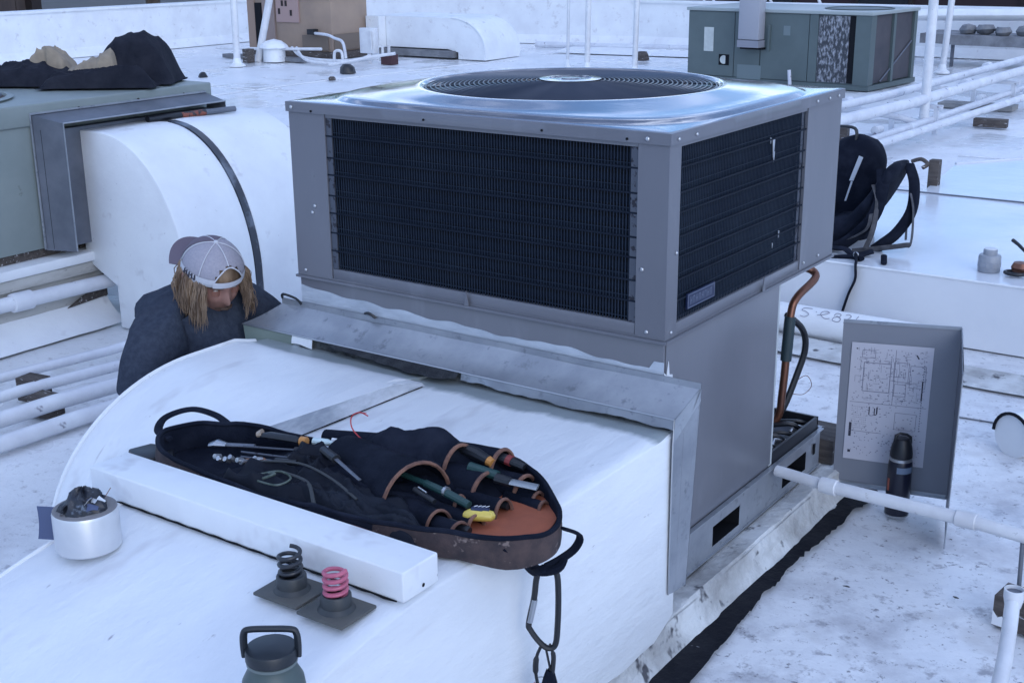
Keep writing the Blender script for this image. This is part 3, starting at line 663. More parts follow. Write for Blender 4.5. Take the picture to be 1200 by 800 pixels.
def fzr(x, y, z):
    if z < .14: return 0
    e = .003*N3(x,y,0,3)
    if x > .055: e -= (x-.055)*.55
    return e - max(0, -1.0-y)*.03*max(0, (x+.3)/.375)
q = sweep(pf, -.70, .072, 40, fzr); q.build('duct_body', coatb_m, DR, bevel=.004, seg=3, smooth=50)
P3 = [p for p in pf if p[0] < -.72 and p[1] > .1]
q = MB(); q.tube([(-.692,y,z-.002) for y, z in P3], .006, 8); q.build('edge_seam', coat_m, DR)
q = MB()
def hole(u, v):
    x = -1.02+.46*u; w_ = max(0,math.sin(PI*min(1,.04+.94*u)))**.45*(.25+.85*u*u+.1*N3(u*8,0,3)); return (x, -.088-.062*w_*v+.008*v*N3(x,0,2,22), .6315-(.006+.012*w_)*v)
q.grid(hole, 60, 4, thick=(0,0,.002)); q.build('opening_dark_sheet', mat('black opening shade', (.008,.010,.016), .9, c2=(.03,.034,.04), ns=30, bump=(60,.8,.01)), DL)  # black ragged sheet stands in for the darkness of the open hole
# torn opening under the sleeve: dark ragged strip stands in for the gap's shade
q = MB(); q.grid(lambda u, v: (-1.16+1.215*u, -.068+.008*N3(u*30,v*3)-.004*v, .577+.052*v), 120, 6, thick=(0,-.03,0)); 
stuffgap = q.build('gap_dark_strip', mat('dark gap strip', (.018,.022,.026), .95, c2=(.10,.11,.11), ns=22, bump=(40, .8, .02)), DR)
q = MB()
def apr(x0, x1):
    def f(u, v):
        x = x0+(x1-x0)*u; return (x, -.0845-.004*v-.002*abs(N3(x,v,0,20)), .6315-(.024+.010*N3(x,3,0,7)+.004*N3(x,9,0,26))*v)
    return f
q.grid(apr(-.555,.076), 80, 3, thick=(0,-.0012,0)); q.build('apron', galv_m, S)
q = MB(); q.grid(apr(-1.17,-1.09), 14, 3, thick=(0,-.0012,0)); q.build('apron', coat_m, S)

# ---------------------------------------------------------------- things on the near ducts
T = thing('timber_block', 'white coated length of timber lying across the duct in front of the tool bag', 'timber', (-.35,-1.03,.60))
q = MB()
def blk(x, y, z): return 0
q.box(-.783,.075,-1.085,-.985,.6045,.664)
q.build('timber', coat_m, T, bevel=.004, seg=3)
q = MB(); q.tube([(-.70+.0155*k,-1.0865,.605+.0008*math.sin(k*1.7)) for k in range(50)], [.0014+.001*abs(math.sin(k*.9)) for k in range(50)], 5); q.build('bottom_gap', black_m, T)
q = MB(); q.disc((.0755,-1.03,.618), .004, (1,0,0)); q.build('nail', black_m, T)

R = thing('tape_roll', 'large silver foil tape roll standing on end at the left of the white duct', 'tape', (-.60,-1.235,.592))
q = MB(); q.lathe([(.0605,.593),(.063,.596),(.063,.668),(.0605,.6735),(.040,.672),(.0385,.668),(.0385,.598),(.040,.5935)], (-.60,-1.235,0), 48); q.cur = 0
q.build('foil_wrap', foil_m, R, smooth=30)
q = MB(); q.lathe([(.0612,.6738),(.0385,.6742),(.0385,.670),(.0612,.670)], (-.60,-1.235,0), 48); q.build('roll_edge', roll_m, R)
q = MB()
for k in range(8): q.lathe([(.042+.0024*k,.6744),(.0428+.0024*k,.6748),(.0436+.0024*k,.6744)], (-.60,-1.235,0), 48)
q.build('tape_layers', mat('tape layer lines', (.28,.27,.28), .5), R)
q = MB(); q.grid(lambda u, v: (-.652-.036*u+.005*math.sin(v*3), -1.262-.018*u-.006*v, .672-.068*v), 6, 6, thick=(.0012,0,0)); q.build('loose_tail', mat('navy tape backing', (.06,.08,.16), .4), R)
SC = thing('wadded_backing', 'dark wad of crumpled tape backing stuffed in the top of the foil roll', 'scrap', (-.60,-1.235,.67))
q = MB(); rr = random.Random(3)
def wad(u, v):
    t = 2*PI*u; p = PI*.56*v; d = .043*(1+.22*noise.noise(Vector((math.cos(t)*1.8,math.sin(t)*1.8,v*3)))+.10*noise.noise(Vector((math.cos(t)*5,math.sin(t)*5,v*8))))
    return (-.60+d*math.sin(p)*math.cos(t), -1.235+d*math.sin(p)*math.sin(t), .668+d*1.05*math.cos(p))
q.grid(wad, 26, 12); q.build('wad', scrap_m, SC, smooth=0)
for k in range(9):
    a = rr.random()*6.28; rad = rr.uniform(.012,.040); c = Vector((-.60+rad*math.cos(a), -1.235+rad*math.sin(a), .675+.034*(1-rad/.05))); d = Vector((rr.uniform(-1,1),rr.uniform(-1,1),rr.uniform(-.1,.6))).normalized()
    q = MB(); s_ = d.orthogonal().normalized()*.008
    q.grid(lambda u, v: c+d*(u-.5)*.035+s_*(v-.5)*1.6+Vector((0,0,.006*math.sin(u*3+v))), 4, 2, thick=(0,0,.0008)); q.build('strip', [scrap_m, MATS['navy tape backing'], foil_m][k % 3], SC)
q = MB(); q.tube([(-.572,-1.21,.69),(-.560,-1.20,.713)], .0008, 4); q.build('thread', trim_m, SC)

def spring(x, y, cm, nm, label, rot, turns, tilt, H):
    s = thing('spring_isolator', label, 'spring mount', (x,y,.59), 'spring mounts on the white duct')
    z = .5985
    q = MB(); M = Matrix.Translation((x,y,z)) @ Matrix.Rotation(rot,4,'Z'); q.box(-.052,.052,-.047,.047,0,.006,M); q.build('base_plate', plate_m, s, bevel=.0015)
    q = MB(); q.lathe([(.034,.0062),(.031,.010),(.028,.014),(.0275,.033),(.0255,.036),(.022,.036),(.0215,.018),(0,.017)], (x,y,z), 28); q.build('cup', cup_m, s)
    q = MB(); P = []; n = int(turns*22)
    for i in range(n+1):
        t = i/n; a = 2*PI*turns*t+1; e = min(1, t*turns*1.0, (1-t)*turns*1.0)
        P.append((x+.0195*math.cos(a)+tilt*t*.5, y+.0195*math.sin(a), z+.020+H*t))
    P += [(P[-1][0], P[-1][1], P[-1][2])][:0]
    q.tube(P, .0040, 8); q.build(nm, cm, s)
spring(-.128, -1.155, coilb_m, 'coil', 'black coil spring on a square base plate beside the pink one', 0.03, 4.2, -.004, .062)
spring(-.014, -1.162, pinkc_m, 'coil', 'pink coil spring on a square base plate in front of the timber end', 0.02, 4.9, .002, .062)

# near bottle (only lid and shoulder in view)
B = thing('insulated_bottle', 'large grey green flask with loop handle lid at the bottom edge of the photo', 'bottle', (.205,-1.50,.54))
bx, by, bz = .186, -1.506, .525
q = MB(); q.lathe([(0,0),(.043,0),(.046,.004),(.046,.175),(.044,.190),(.037,.204),(.0335,.211),(.0335,.216)], (bx,by,bz), 40); q.build('body', greenb_m, B)
q = MB(); q.lathe([(.034,.2165),(.0365,.217),(.0365,.2215),(.034,.222)], (bx,by,bz), 40); q.build('neck_ring', mat('worn neck ring', (.12,.15,.15), .4), B)
q = MB(); q.lathe([(.0345,.2225),(.0375,.2235),(.0375,.237),(.036,.240),(.020,.243),(0,.2435)], (bx,by,bz), 40)
lid = q.build('lid', lid_m, B)
ra = rt.normalized()
hp = [Vector((bx,by,bz))+ra*a+Vector((0,0,h)) for a, h in [(-.0375,.226),(-.0385,.245),(-.037,.262),(-.030,.268),(0,.269),(.030,.268),(.037,.262),(.0385,.245),(.0375,.226)]]
q = MB(); q.tube(spline(hp, 5), .0062, 10, flat=.75); q.build('handle', lid_m, lid)

# ---------------------------------------------------------------- tool bag, opened flat
L6 = [(.93,.606),(.99,.609),(1.01,.620),(1.022,.633),(1.0,.650)]
BG = thing('tool_bag', 'open black and brown tool bag with orange lining lying on the white duct', 'tool bag', (-.3,-.8,.605))
out = spline([(-.80,-.875,0),(-.785,-.80,0),(-.70,-.745,0),(-.55,-.705,0),(-.42,-.635,0),(-.28,-.575,0),(-.13,-.535,0),(-.02,-.555,0),(.075,-.62,0),(.155,-.70,0),(.185,-.775,0),(.165,-.845,0),(.095,-.893,0),(-.02,-.925,0),(-.2,-.955,0),(-.4,-.975,0),(-.6,-.965,0),(-.74,-.935,0)], 7, closed=True)
def rimz(p):
    z = .652+.016*N3(p.x,p.y,0,5)+.006*N3(p.x,p.y,4,16)
    if p.x < -.5: z += .012*min(1,(-.5-p.x)/.15)
    return z
q = MB(); n = len(out); vs = []
for k, p in enumerate(out):
    c = Vector((max(-.62,min(.03,p.x)), -.77, 0)); d = p-c
    for f, z in L6:
        if p.x > .06: z -= (.645-z)*.35*min(1,(p.x-.06)/.08)
        f += .022*N3(p.x*1.0,p.y,z*3,16)+.010*N3(p.x,p.y,z*6,40)
        vs.append((c.x+d.x*f, c.y+d.y*f, z+(0 if z < .65 else rimz(p)-.65)))
    vs.append((c.x+d.x*.965, c.y+d.y*.965, rimz(p)-.004)); vs.append((c.x+d.x*.93, c.y+d.y*.93, .612))
m_ = 7; fs = [(i*m_+k, ((i+1) % n)*m_+k, ((i+1) % n)*m_+k+1, i*m_+k+1) for i in range(n) for k in range(m_-1)]
q.add(vs, fs); q.f = q.f; 
q.mi = [(0 if (k % (m_-1)) < 4 and not (-.52 < out[k//(m_-1)].x < -.10) else 1) for k in range(len(q.f))]
q.build('side_wall', [camo_m, fab_m], BG)
q = MB(); q.add([(p.x*.985-.004,p.y*.985-.012,.611) for p in out], [tuple(range(n))]); q.build('floor_panel', fab_m, BG)
q = MB(); q.tube([(Vector((max(-.62,min(.03,p.x)),-.77,0)).lerp(p,.985)).to_3d()+Vector((0,0,rimz(p)+.002)) for p in out], .0055, 7, closed=True); q.build('rim_binding', fab_m, BG)
# orange lining on the right third
q = MB()
def orf(u, v):
    t = PI*(v-.5); x = -.01+.160*u*math.cos(t*.92)-.10*(1-u); y = -.742+.130*math.sin(t)*(.5+.5*min(1,u*1.2)); return (x, y, .618+.012*u*u+.003*N3(x,y,0,14))
q.grid(orf, 14, 20, thick=(0,0,.003)); q.build('lining', orange_m, BG)
# the padded pocket panel: mound with folds
lumps = [(-.315,-.640,.09,.042,.068),(-.225,-.59,.06,.042,.075),(-.13,-.565,.05,.035,.045),(-.36,-.78,.12,.09,.022),(-.19,-.66,.10,.06,.03),(-.50,-.87,.12,.05,.012),(-.10,-.60,.07,.03,.020),(-.27,-.80,.11,.07,.018),(-.45,-.70,.06,.03,.01)]
def pan(u, v):
    x = -.60+.585*u; yc = -.92+.30*v+.02*math.sin(3*u); yt = yc+ (.085*u if v > .5 else .0)*((v-.5)*2)
    y = yt; e = min(1, 6*u, 6*(1-u), 5*v, 5*(1-v)); e = max(0, e)
    z = .614+.016*e+sum(h*math.exp(-((x-a)/sx)**2-((y-b)/sy)**2) for a, b, sx, sy, h in lumps)
    z += e*(.010*N3(x,y*1.6,0,13)+.009*(1-abs(N3(x*.5+y,y*1.3-x*.4,5,20)))**3-.004+.003*N3(x,y,2,60))
    return (x, y, z)
q = MB(); q.grid(pan, 90, 54, thick=(0,0,.004)); q.build('pocket_panel', fab_m, BG)
# tool sleeves with tan trimmed mouths
def sleeve(x0, x1, y0, y1, z, r, hr=1.0, trim=trim_m):
    a = Vector((x0,y0,z)); b = Vector((x1,y1,z)); d = (b-a).normalized(); s_ = Vector((-d.y,d.x,0))
    def f(u, v):
        p = a.lerp(b, u); t = PI*v; k = r*(.72+.28*u)
        return p + s_*k*math.cos(t) + Vector((0,0,hr*k*math.sin(t)*(1+.06*N3(u*3,v*2,r*50))))
    q = MB(); q.grid(f, 10, 12, thick=(0,0,.0022)); o = q.build('tool_pocket', fab_m, BG)
    q = MB(); q.tube([f(1.0, k/14) for k in range(15)], .0042 if r > .03 else .0034, 6, flat=1.3); q.build('pocket_trim', trim, o)
    q = MB(); q.add([f(.55, k/12) for k in range(13)], [tuple(range(13))]); q.build('pocket_inside', black_m, o)
sleeve(-.42,-.150,-.69,-.772,.618,.084,1.06)
sleeve(-.33,-.150,-.60,-.625,.630,.052,1.30)
sleeve(-.22,-.075,-.565,-.575,.640,.040,1.20)
sleeve(-.26,-.050,-.635,-.665,.620,.046,1.15)
sleeve(-.20,.004,-.585,-.605,.616,.036,1.15)
sleeve(-.17,-.045,-.790,-.832,.614,.030,1.35)
sleeve(-.08,.016,-.825,-.846,.614,.027,1.35)
sleeve(-.14,.018,-.765,-.795,.614,.022,1.5)
sleeve(-.10,.028,-.700,-.715,.614,.026,1.5)
sleeve(-.04,.055,-.620,-.632,.616,.020,1.4)
sleeve(-.02,.082,-.640,-.652,.616,.015,1.5)
sleeve(-.17,-.055,-.735,-.750,.618,.018,2.0)
# crumpled flaps over the middle of the bag
def crumple(name, x0, x1, y0, y1, h, s, m__=fab_m):
    def f(u, v):
        e = min(1, 5*u, 5*(1-u))*min(1, 5*v, 5*(1-v)); e = math.sin(max(0,e)*PI/2)
        x = x0+(x1-x0)*u+.02*N3(v*3,s,0); y = y0+(y1-y0)*v+.03*N3(u*3,s,4)+(.10*(.5-u))*0
        r1 = (1-abs(N3(u*2.2+v*1.2,v*1.6-u*.8,s)))**5; r2 = (1-abs(N3(u*3.6-v*1.5,v*2.6+u*1.4,s+3)))**5
        return (x, y, .624+e*(h+.026*r1+.012*r2+.006*N3(u*5,v*4,s)))
    q = MB(); q.grid(f, 70, 36, thick=(0,0,.003)); return q.build(name, m__, BG, smooth=180)
crumple('nylon_flap', -.56, -.26, -.955, -.83, .016, 2, mat('crumpled dark nylon', (.004,.006,.013), .7, c2=(.010,.014,.024), ns=7, spec=.2))
crumple('nylon_flap', -.44, -.12, -.93, -.80, .020, 8, MATS['crumpled dark nylon'])
crumple('nylon_flap', -.52, -.34, -.83, -.72, .020, 14, MATS['crumpled dark nylon'])
crumple('nylon_flap', -.30, -.02, -.945, -.865, .012, 21, MATS['crumpled dark nylon'])
q = MB(); q.tube(spline([(-.42,-.885,.668),(-.33,-.90,.672),(-.27,-.945,.660),(-.24,-.965,.645)],6), .0042, 6, flat=.6); q.build('flap_binding', mat('charcoal webbing', (.035,.04,.045), .8), BG)
q = MB(); q.tube(spline([(-.50,-.86,.664),(-.40,-.845,.676),(-.30,-.86,.672),(-.20,-.895,.664)],6), .0035, 6, flat=.6); q.build('flap_binding', MATS['charcoal webbing'], BG)
# straps and pulls of the bag
q = MB(); q.tube(spline([(-.78,-.87,.655),(-.83,-.86,.66),(-.875,-.80,.665),(-.86,-.735,.668),(-.79,-.725,.665),(-.72,-.745,.660)],6), .010, 8, flat=.5); q.build('carry_handle', fab_m, BG)
q = MB(); q.prism([(-.875,-.915,.604),(-.80,-.945,.604),(-.76,-.88,.604),(-.80,-.845,.604),(-.86,-.86,.604)], (0,0,.022)); q.build('strap_pad', rubber_m, BG, bevel=.006)
q = MB(); q.tube(spline([(-.20,-.962,.634),(-.15,-.967,.640),(-.09,-.962,.636),(-.06,-.955,.634)],5), [.006,.010,.012,.013]+[.013]*8+[.012,.011,.010,.007], 8, flat=.6); q.build('side_grip', mat('dark red rubber', (.20,.03,.03), .5), BG)
q = MB(); q.tube(spline([(-.46,-.93,.664),(-.41,-.90,.676),(-.37,-.905,.672),(-.38,-.935,.665),(-.43,-.94,.664)],5), .0022, 6); q.tube(spline([(-.44,-.91,.668),(-.40,-.92,.680),(-.42,-.935,.670)],5), .003, 6); q.build('cord_tangle', mat('dark olive cord', (.03,.05,.04), .7, c2=(.12,.15,.14), ns=50), BG)
q = MB(); q.tube(spline([(.135,-.868,.640),(.155,-.835,.60),(.152,-.80,.565),(.140,-.765,.548),(.142,-.735,.545)],5), .0085, 8, flat=.45); q.tube(spline([(.190,-.745,.645),(.198,-.70,.615),(.178,-.685,.575),(.155,-.705,.552),(.142,-.735,.545)],5), .0085, 8, flat=.45)
q.tube(spline([(.122,-.755,.552),(.138,-.742,.538),(.158,-.715,.540),(.158,-.695,.552)],4), .010, 8); q.build('hanging_loop', fab_m, BG)

# tools in the bag
def tool(name, label, cat, pieces, loc):
    r = thing(name, label, cat, loc, 'tools in the open bag')
    for nm, pts, rad, mt_, fl in pieces:
        q = MB(); q.tube(pts, rad, 10, flat=fl); q.build(nm, mt_, r)
    return r
tool('utility_knife', 'dark handled knife with a tan rim in the left half of the tool bag', 'knife', [('handle', [(-.60,-.762,.668),(-.58,-.755,.670),(-.52,-.742,.670),(-.505,-.74,.668)], [.008,.0135,.0125,.009], rubber_m, .6),('handle_rim',[(-.612,-.763,.668),(-.602,-.757,.672)],[.010,.0145],mat('tan plastic',(.33,.26,.2),.5),.6),('collar',[(-.503,-.738,.668),(-.488,-.735,.668)],[.011,.011],amber_m,1)], (-.56,-.75,.66))
tool('test_light', 'pale blue translucent plastic cap beside the dark knife handle', 'tester', [('body', [(-.487,-.715,.664),(-.455,-.704,.664),(-.44,-.70,.664)], [.010,.0095,.003], paleblue_m, .8)], (-.47,-.71,.66))
q = MB(); q.tube([(-.50,-.665,.655),(-.36,-.62,.66)], [.020,.021], 12, flat=.8); tag(q.build('cable_roll', fab_m), 'black rolled cloth lying along the far rim of the tool bag', 'cloth roll')
tool('screwdriver', 'thin steel shaft tool with white printed barrel near the bag middle', 'screwdriver', [('barrel', [(-.415,-.685,.668),(-.375,-.676,.668)], .0045, pvc_m, 1),('shaft',[(-.45,-.70,.666),(-.35,-.68,.668)],.0022,steel_m,1)], (-.4,-.69,.66))
tool('tin_snips', 'dull steel bar tool lying under the white barrelled screwdriver', 'snips', [('blade', [(-.44,-.725,.664),(-.36,-.71,.666)], [.004,.003], steel_m, .6)], (-.4,-.72,.66))
tool('marker_pen', 'small white capped pen between the knife and the screwdriver', 'pen', [('cap', [(-.452,-.692,.667),(-.437,-.689,.667)], .0045, pvc_m, 1)], (-.445,-.69,.66))
ch = thing('socket_chain', 'bunch of small steel sockets near the left end of the tool bag', 'sockets', (-.56,-.87,.65), 'tools in the open bag')
rr = random.Random(5); proto = None
for i in range(9):
    x = -.615+.013*i+rr.uniform(-.004,.004); y = -.885+.006*i+rr.uniform(-.008,.008)
    q = MB(); M = Matrix.Rotation(rr.uniform(.6,1.4),3,'X') @ Matrix.Rotation(rr.random()*3,3,'Z')
    q.lathe([(.003,-.009),(.0055,-.009),(.006,0),(.0055,.009),(.003,.009)], (x,y,.652+rr.uniform(-.004,.006)), 10, M=M); q.build('socket', steel_m, ch)
tag(MB().tube(spline([(-.56,-.85,.645),(-.53,-.84,.652),(-.50,-.845,.648)],4), .012, 8, flat=.5).build('leather_scrap', mat('brown leather', (.22,.10,.05), .7)), 'brown leather pad behind the steel sockets in the bag', 'leather pad')
for k, (a, b) in enumerate([((-.62,-.80),(-.50,-.76)),((-.60,-.825),(-.48,-.80)),((-.58,-.845),(-.49,-.83))]):
    tool('hex_driver', ['upper thin steel driver across the left pocket of the tool bag','middle thin steel driver across the left pocket of the tool bag','lower thin steel driver nearest the sockets in the tool bag'][k], 'driver', [('shaft',[(a[0],a[1],.650),(b[0],b[1],.655)],.0025,MATS['coil end plate'],1),('grip',[(b[0],b[1],.655),(b[0]+.05,b[1]+.014,.658)],.0075,rubber_m,1)], (a[0],a[1],.65))
tool('nut_driver', 'dark teal handled driver lying out of the large front pocket', 'driver', [('shaft',[(-.20,-.755,.668),(-.13,-.765,.668)],.006,teal_m,1),('handle',[(-.13,-.765,.668),(-.06,-.775,.664),(-.01,-.778,.655)],[.008,.009,.0085],teal_m,1),('ring',[(-.075,-.772,.667),(-.068,-.773,.667)],.0105,steel_m,1)], (-.13,-.77,.66))
tool('chisel', 'flat steel bladed chisel with a black guard pointing right', 'chisel', [('handle',[(-.10,-.655,.672),(-.03,-.652,.668)],[.011,.010],teal_m,1),('guard',[(-.032,-.655,.664),(.0,-.65,.660)],[.014,.0125],rubber_m,.8),('blade',[(.0,-.65,.661),(.055,-.632,.655)],[.0135,.014],mat('brushed chisel steel',(.30,.33,.36),.4,metal=.4),.3)], (0,-.65,.65))
tp = thing('tape_measure', 'small yellow and navy tool head sticking out of a front pocket', 'tape measure', (.03,-.775,.64), 'tools in the open bag')
q = MB(); q.tube([(-.01,-.792,.640),(.0,-.79,.642),(.025,-.778,.643),(.040,-.770,.641),(.045,-.768,.640)], [.010,.0155,.0165,.013,.006], 14, flat=.75); q.build('yellow_body', yellow_m, tp)
q = MB(); q.tube([(.000,-.784,.652),(.020,-.774,.654),(.032,-.768,.652)], [.010,.0125,.008], 12, flat=.35); lb = q.build('navy_label', MATS['navy plate'], tp)
q = MB()
for k in range(4): q.tube([(.006+.007*k,-.7835+.0035*k,.6585),(.009+.007*k,-.7755+.0035*k,.6585)], .0009, 4)
q.build('label_print', pvc_m, lb)
tool('pliers', 'black plastic tool end poking out of the lowest pocket', 'pliers', [('grip',[(-.02,-.83,.634),(.015,-.832,.632),(.03,-.832,.630)],[.012,.013,.010],rubber_m,.9)], (.0,-.83,.63))
tool('wire_stripper', 'black tool handle in the pocket beside the chisel guard', 'pliers', [('grip',[(-.01,-.704,.636),(.03,-.70,.634)],[.011,.010],rubber_m,.9)], (0,-.70,.63))
q = MB(); q.tube(spline([(-.395,-.655,.665),(-.42,-.66,.69),(-.425,-.655,.715),(-.405,-.65,.728),(-.385,-.645,.722)],6), .0015, 6); q.tube([(-.405,-.65,.728),(-.385,-.65,.730)], .0009, 4)
tag(q.build('red_wire', redw_m), 'thin red wire curling up from the middle of the tool bag', 'wire')

tool('red_grip_pliers', 'black tool handle with a dull red band sticking out of the far right pocket', 'pliers', [('grip',[(-.10,-.575,.672),(-.055,-.572,.668),(-.02,-.570,.660)],[.013,.013,.010],rubber_m,.8),('band',[(-.062,-.5725,.669),(-.050,-.572,.667)],[.0142,.0142],MATS['dark red rubber'],.8)], (-.06,-.57,.66))
tool('screwdriver', 'thick black handled screwdriver with an amber end in the second far pocket', 'screwdriver', [('grip',[(-.17,-.60,.682),(-.12,-.605,.680),(-.085,-.61,.674)],[.012,.014,.011],rubber_m,1),('amber_end',[(-.085,-.61,.674),(-.074,-.611,.671)],[.011,.009],amber_m,1)], (-.12,-.60,.68))
tool('file', 'narrow grey steel file lying over the dark cloth in the middle of the bag', 'file', [('blade',[(-.34,-.80,.684),(-.24,-.84,.676)],[.005,.004],dgalv_m,.4),('grip',[(-.40,-.775,.684),(-.34,-.80,.684)],[.010,.011],rubber_m,.8)], (-.34,-.80,.68))
tool('clip_pen', 'slim black pen with a steel clip beside the tan trimmed big pocket', 'pen', [('body',[(-.13,-.80,.668),(-.07,-.812,.660)],[.006,.0055],rubber_m,1),('clip',[(-.12,-.800,.675),(-.095,-.805,.671)],[.0016,.0016],steel_m,1)], (-.10,-.80,.66))
tool('adjustable_wrench', 'dull steel wrench head near the left rim of the tool bag', 'wrench', [('jaw',[(-.71,-.815,.640),(-.695,-.81,.645),(-.675,-.80,.642)],[.012,.017,.010],steel_m,.4),('shank',[(-.68,-.80,.641),(-.61,-.775,.645)],[.008,.007],dgalv_m,.5)], (-.69,-.81,.64))
# carabiner, key ring and pouch hanging beside the duct
K = thing('carabiner', 'black carabiner with silver gate hanging from the tool bag loop', 'carabiner', (.125,-.70,.43))
def hp_(s_, z): return Vector((.136,-.728,.540+(z-.522)*1.12)) + ra*s_*1.2
cp_ = spline([hp_(-.012,.508),hp_(.006,.522),hp_(.019,.510),hp_(.022,.47),hp_(.021,.41),hp_(.017,.368),hp_(.004,.362),hp_(-.010,.375),hp_(-.024,.398),hp_(-.027,.412),hp_(-.018,.462)], 6, closed=True)
q = MB(); q.tube([p for p in cp_ if not (p-hp_(-.022,.437)).length < .0265], .0050, 8) if False else q.tube(cp_, .0062, 8, closed=True); q.build('frame', rubber_m, K)
q = MB(); q.tube([hp_(-.0258,.415),hp_(-.0175,.460)], .0068, 10); q.build('gate', steel_m, K)
KP = thing('hanging_pouch', 'small black pouch with key ring hanging below the carabiner', 'pouch', (.125,-.70,.25))
q = MB(); q.tube(spline([hp_(-.004,.372),hp_(-.014,.345),hp_(-.016,.315),hp_(-.013,.29)],5), [.0035]*6+[.006]*5+[.0035]*5, 8); q.tube(spline([hp_(.0,.370),hp_(.004,.345),hp_(.010,.31)],5), .0025, 6); q.tube(spline([hp_(.008,.37),hp_(.014,.345),hp_(.012,.31)],5), [.0025]*4+[.005]*7, 6); q.build('cord', rubber_m, KP)
q = MB(); q.tube([hp_(-.006+.011*math.cos(2*PI*k/20),.290+.013*math.sin(2*PI*k/20)) for k in range(20)], .0018, 6, closed=True); q.tube([hp_(-.008+.009*math.cos(2*PI*k/16),.278+.009*math.sin(2*PI*k/16))+Vector((.003,-.003,0)) for k in range(16)], .002, 6, closed=True); q.tube([hp_(.0,.305),hp_(.004,.297)], .004, 8); q.build('key_ring', steel_m, KP)
q = MB(); q.tube([hp_(-.024,.278),hp_(-.014,.287)], [.006,.0075], 8); q.build('red_tag', red_m, KP)
q = MB(); 
def pch(u, v):
    a = 2*PI*u; w_ = (.006+.026*v**.8); return hp_(.008-.003*v+w_*math.cos(a), .318-.13*v)+Vector((.5,-.7,0)).normalized()*(.012*math.sin(a)*(.4+v))+Vector((0,0,.004*math.sin(a*3)))
q.grid(pch, 20, 12); q.build('pouch_body', fab_m, KP)

# ---------------------------------------------------------------- leaning access panel, bottle, drain pipe
PN = thing('access_panel', 'grey access panel with a wiring diagram sheet, leaning upright on the roof', 'metal panel', (.25,1.1,0))
a0, a1 = Vector((.050,1.075,.045)), Vector((.392,1.150,.045)); b0, b1 = Vector((.066,1.03,.598)), Vector((.394,1.128,.602))
a0b = Vector((.043,1.08,.012)); 
fn = (a1-a0).cross(b0-a0).normalized()
if fn.y > 0: fn = -fn
def pf_(u, v): return a0.lerp(a1,u).lerp(b0.lerp(b1,u), v)
q = MB(); q.grid(lambda u, v: pf_(u, v)+fn*(.002*math.sin(PI*u)*math.sin(PI*v)), 8, 12, thick=tuple(fn*.0015)); q.build('panel_sheet', mat('grey panel paint', (.20,.215,.255), .42, c2=(.225,.24,.28), ns=2.5), PN)
c0, c1 = Vector((.469,.888,.0)), Vector((.478,.868,.548))
q = MB(); q.add([a1+Vector((0,0,-.03)), c0, c1, c1+Vector((-.006,.02,.012)), b1], [(0,1,2,3,4)]); vs2 = [p+Vector((.0015,.001,0)) for p in q.v]; q.add(vs2, [(4,3,2,1,0)])
q.build('bent_wing', mat('grey panel wing', (.15,.163,.20), .45), PN, smooth=0)
q = MB(); q.bar(b0+fn*.001, b1+fn*.001, .004, .010); q.bar(a0+fn*.006, a1+fn*.006, .014, .002); q.tube([c1, c0], .0022, 6); q.tube([b1, c1], .0022, 6); q.build('folded_edge', galv_m, PN)
q = MB(); q.add([pf_(.01,.0)+fn*.0025, pf_(.99,.0)+fn*.0025, pf_(.99,.018)+fn*.0025, pf_(.01,.018)+fn*.0025], [(0,1,2,3)]); q.build('bottom_lip', steel_m, PN, smooth=0)
# the wiring diagram
def sp(u, v, o=.004): return a0.lerp(a1, .075+.70*u).lerp(b0.lerp(b1, .09+.70*u), .165+.715*v)+fn*o
q = MB(); q.grid(lambda u, v: sp(u, v), 2, 4, thick=tuple(fn*.0004)); pp = q.build('diagram_sheet', paper_m, PN)
q = MB(); rr = random.Random(11)
def ln(u0, v0, u1, v1, w_=.0016, o=.0046):
    a, b = sp(u0,v0,o), sp(u1,v1,o); d = (b-a)
    if d.length < 1e-6: return
    s_ = d.normalized().cross(fn)*w_/2
    q.add([a-s_, b-s_, b+s_, a+s_], [(0,1,2,3)])
def rect(u0, v0, u1, v1, w_=.0014): ln(u0,v0,u1,v0,w_); ln(u1,v0,u1,v1,w_); ln(u1,v1,u0,v1,w_); ln(u0,v1,u0,v0,w_)
rect(.17,.60,.50,.84,.0022); rect(.54,.70,.72,.86); rect(.74,.66,.93,.84); rect(.56,.58,.70,.68); rect(.14,.88,.30,.94)
rect(.60,.30,.86,.44); ln(.03,.50,.97,.50,.0016); ln(.55,.96,.55,.50); ln(.05,.25,.45,.25); rect(.62,.18,.82,.26)
for k in range(150):
    u = rr.uniform(.06,.92); v = rr.uniform(.52,.95); L = rr.uniform(.02,.10)
    if rr.random() < .6: ln(u, v, min(.95,u+L), v, .0009)
    else: ln(u, v, u, min(.97,v+L*.7), .0009)
for k in range(330):
    u = rr.uniform(.05,.93); v = rr.uniform(.03,.96); L = rr.uniform(.008,.022); ln(u, v, u+L, v, .0024)
for r_ in range(11):
    for c in range(9):
        if rr.random() < .8: ln(.06+.022*c, .28+.018*r_, .074+.022*c, .28+.018*r_, .0012)
for r_ in range(7): ln(.58, .08+.028*r_*.4+.2*.0, .9, .08+.011*r_, .0008)
for v in [.90+.0*k for k in range(0)]: pass
for k in range(26): ln(.905, .30+.024*k*.9, .905, .312+.024*k*.9, .003)
q.build('diagram_print', ink_m, pp, smooth=0)
q = MB()
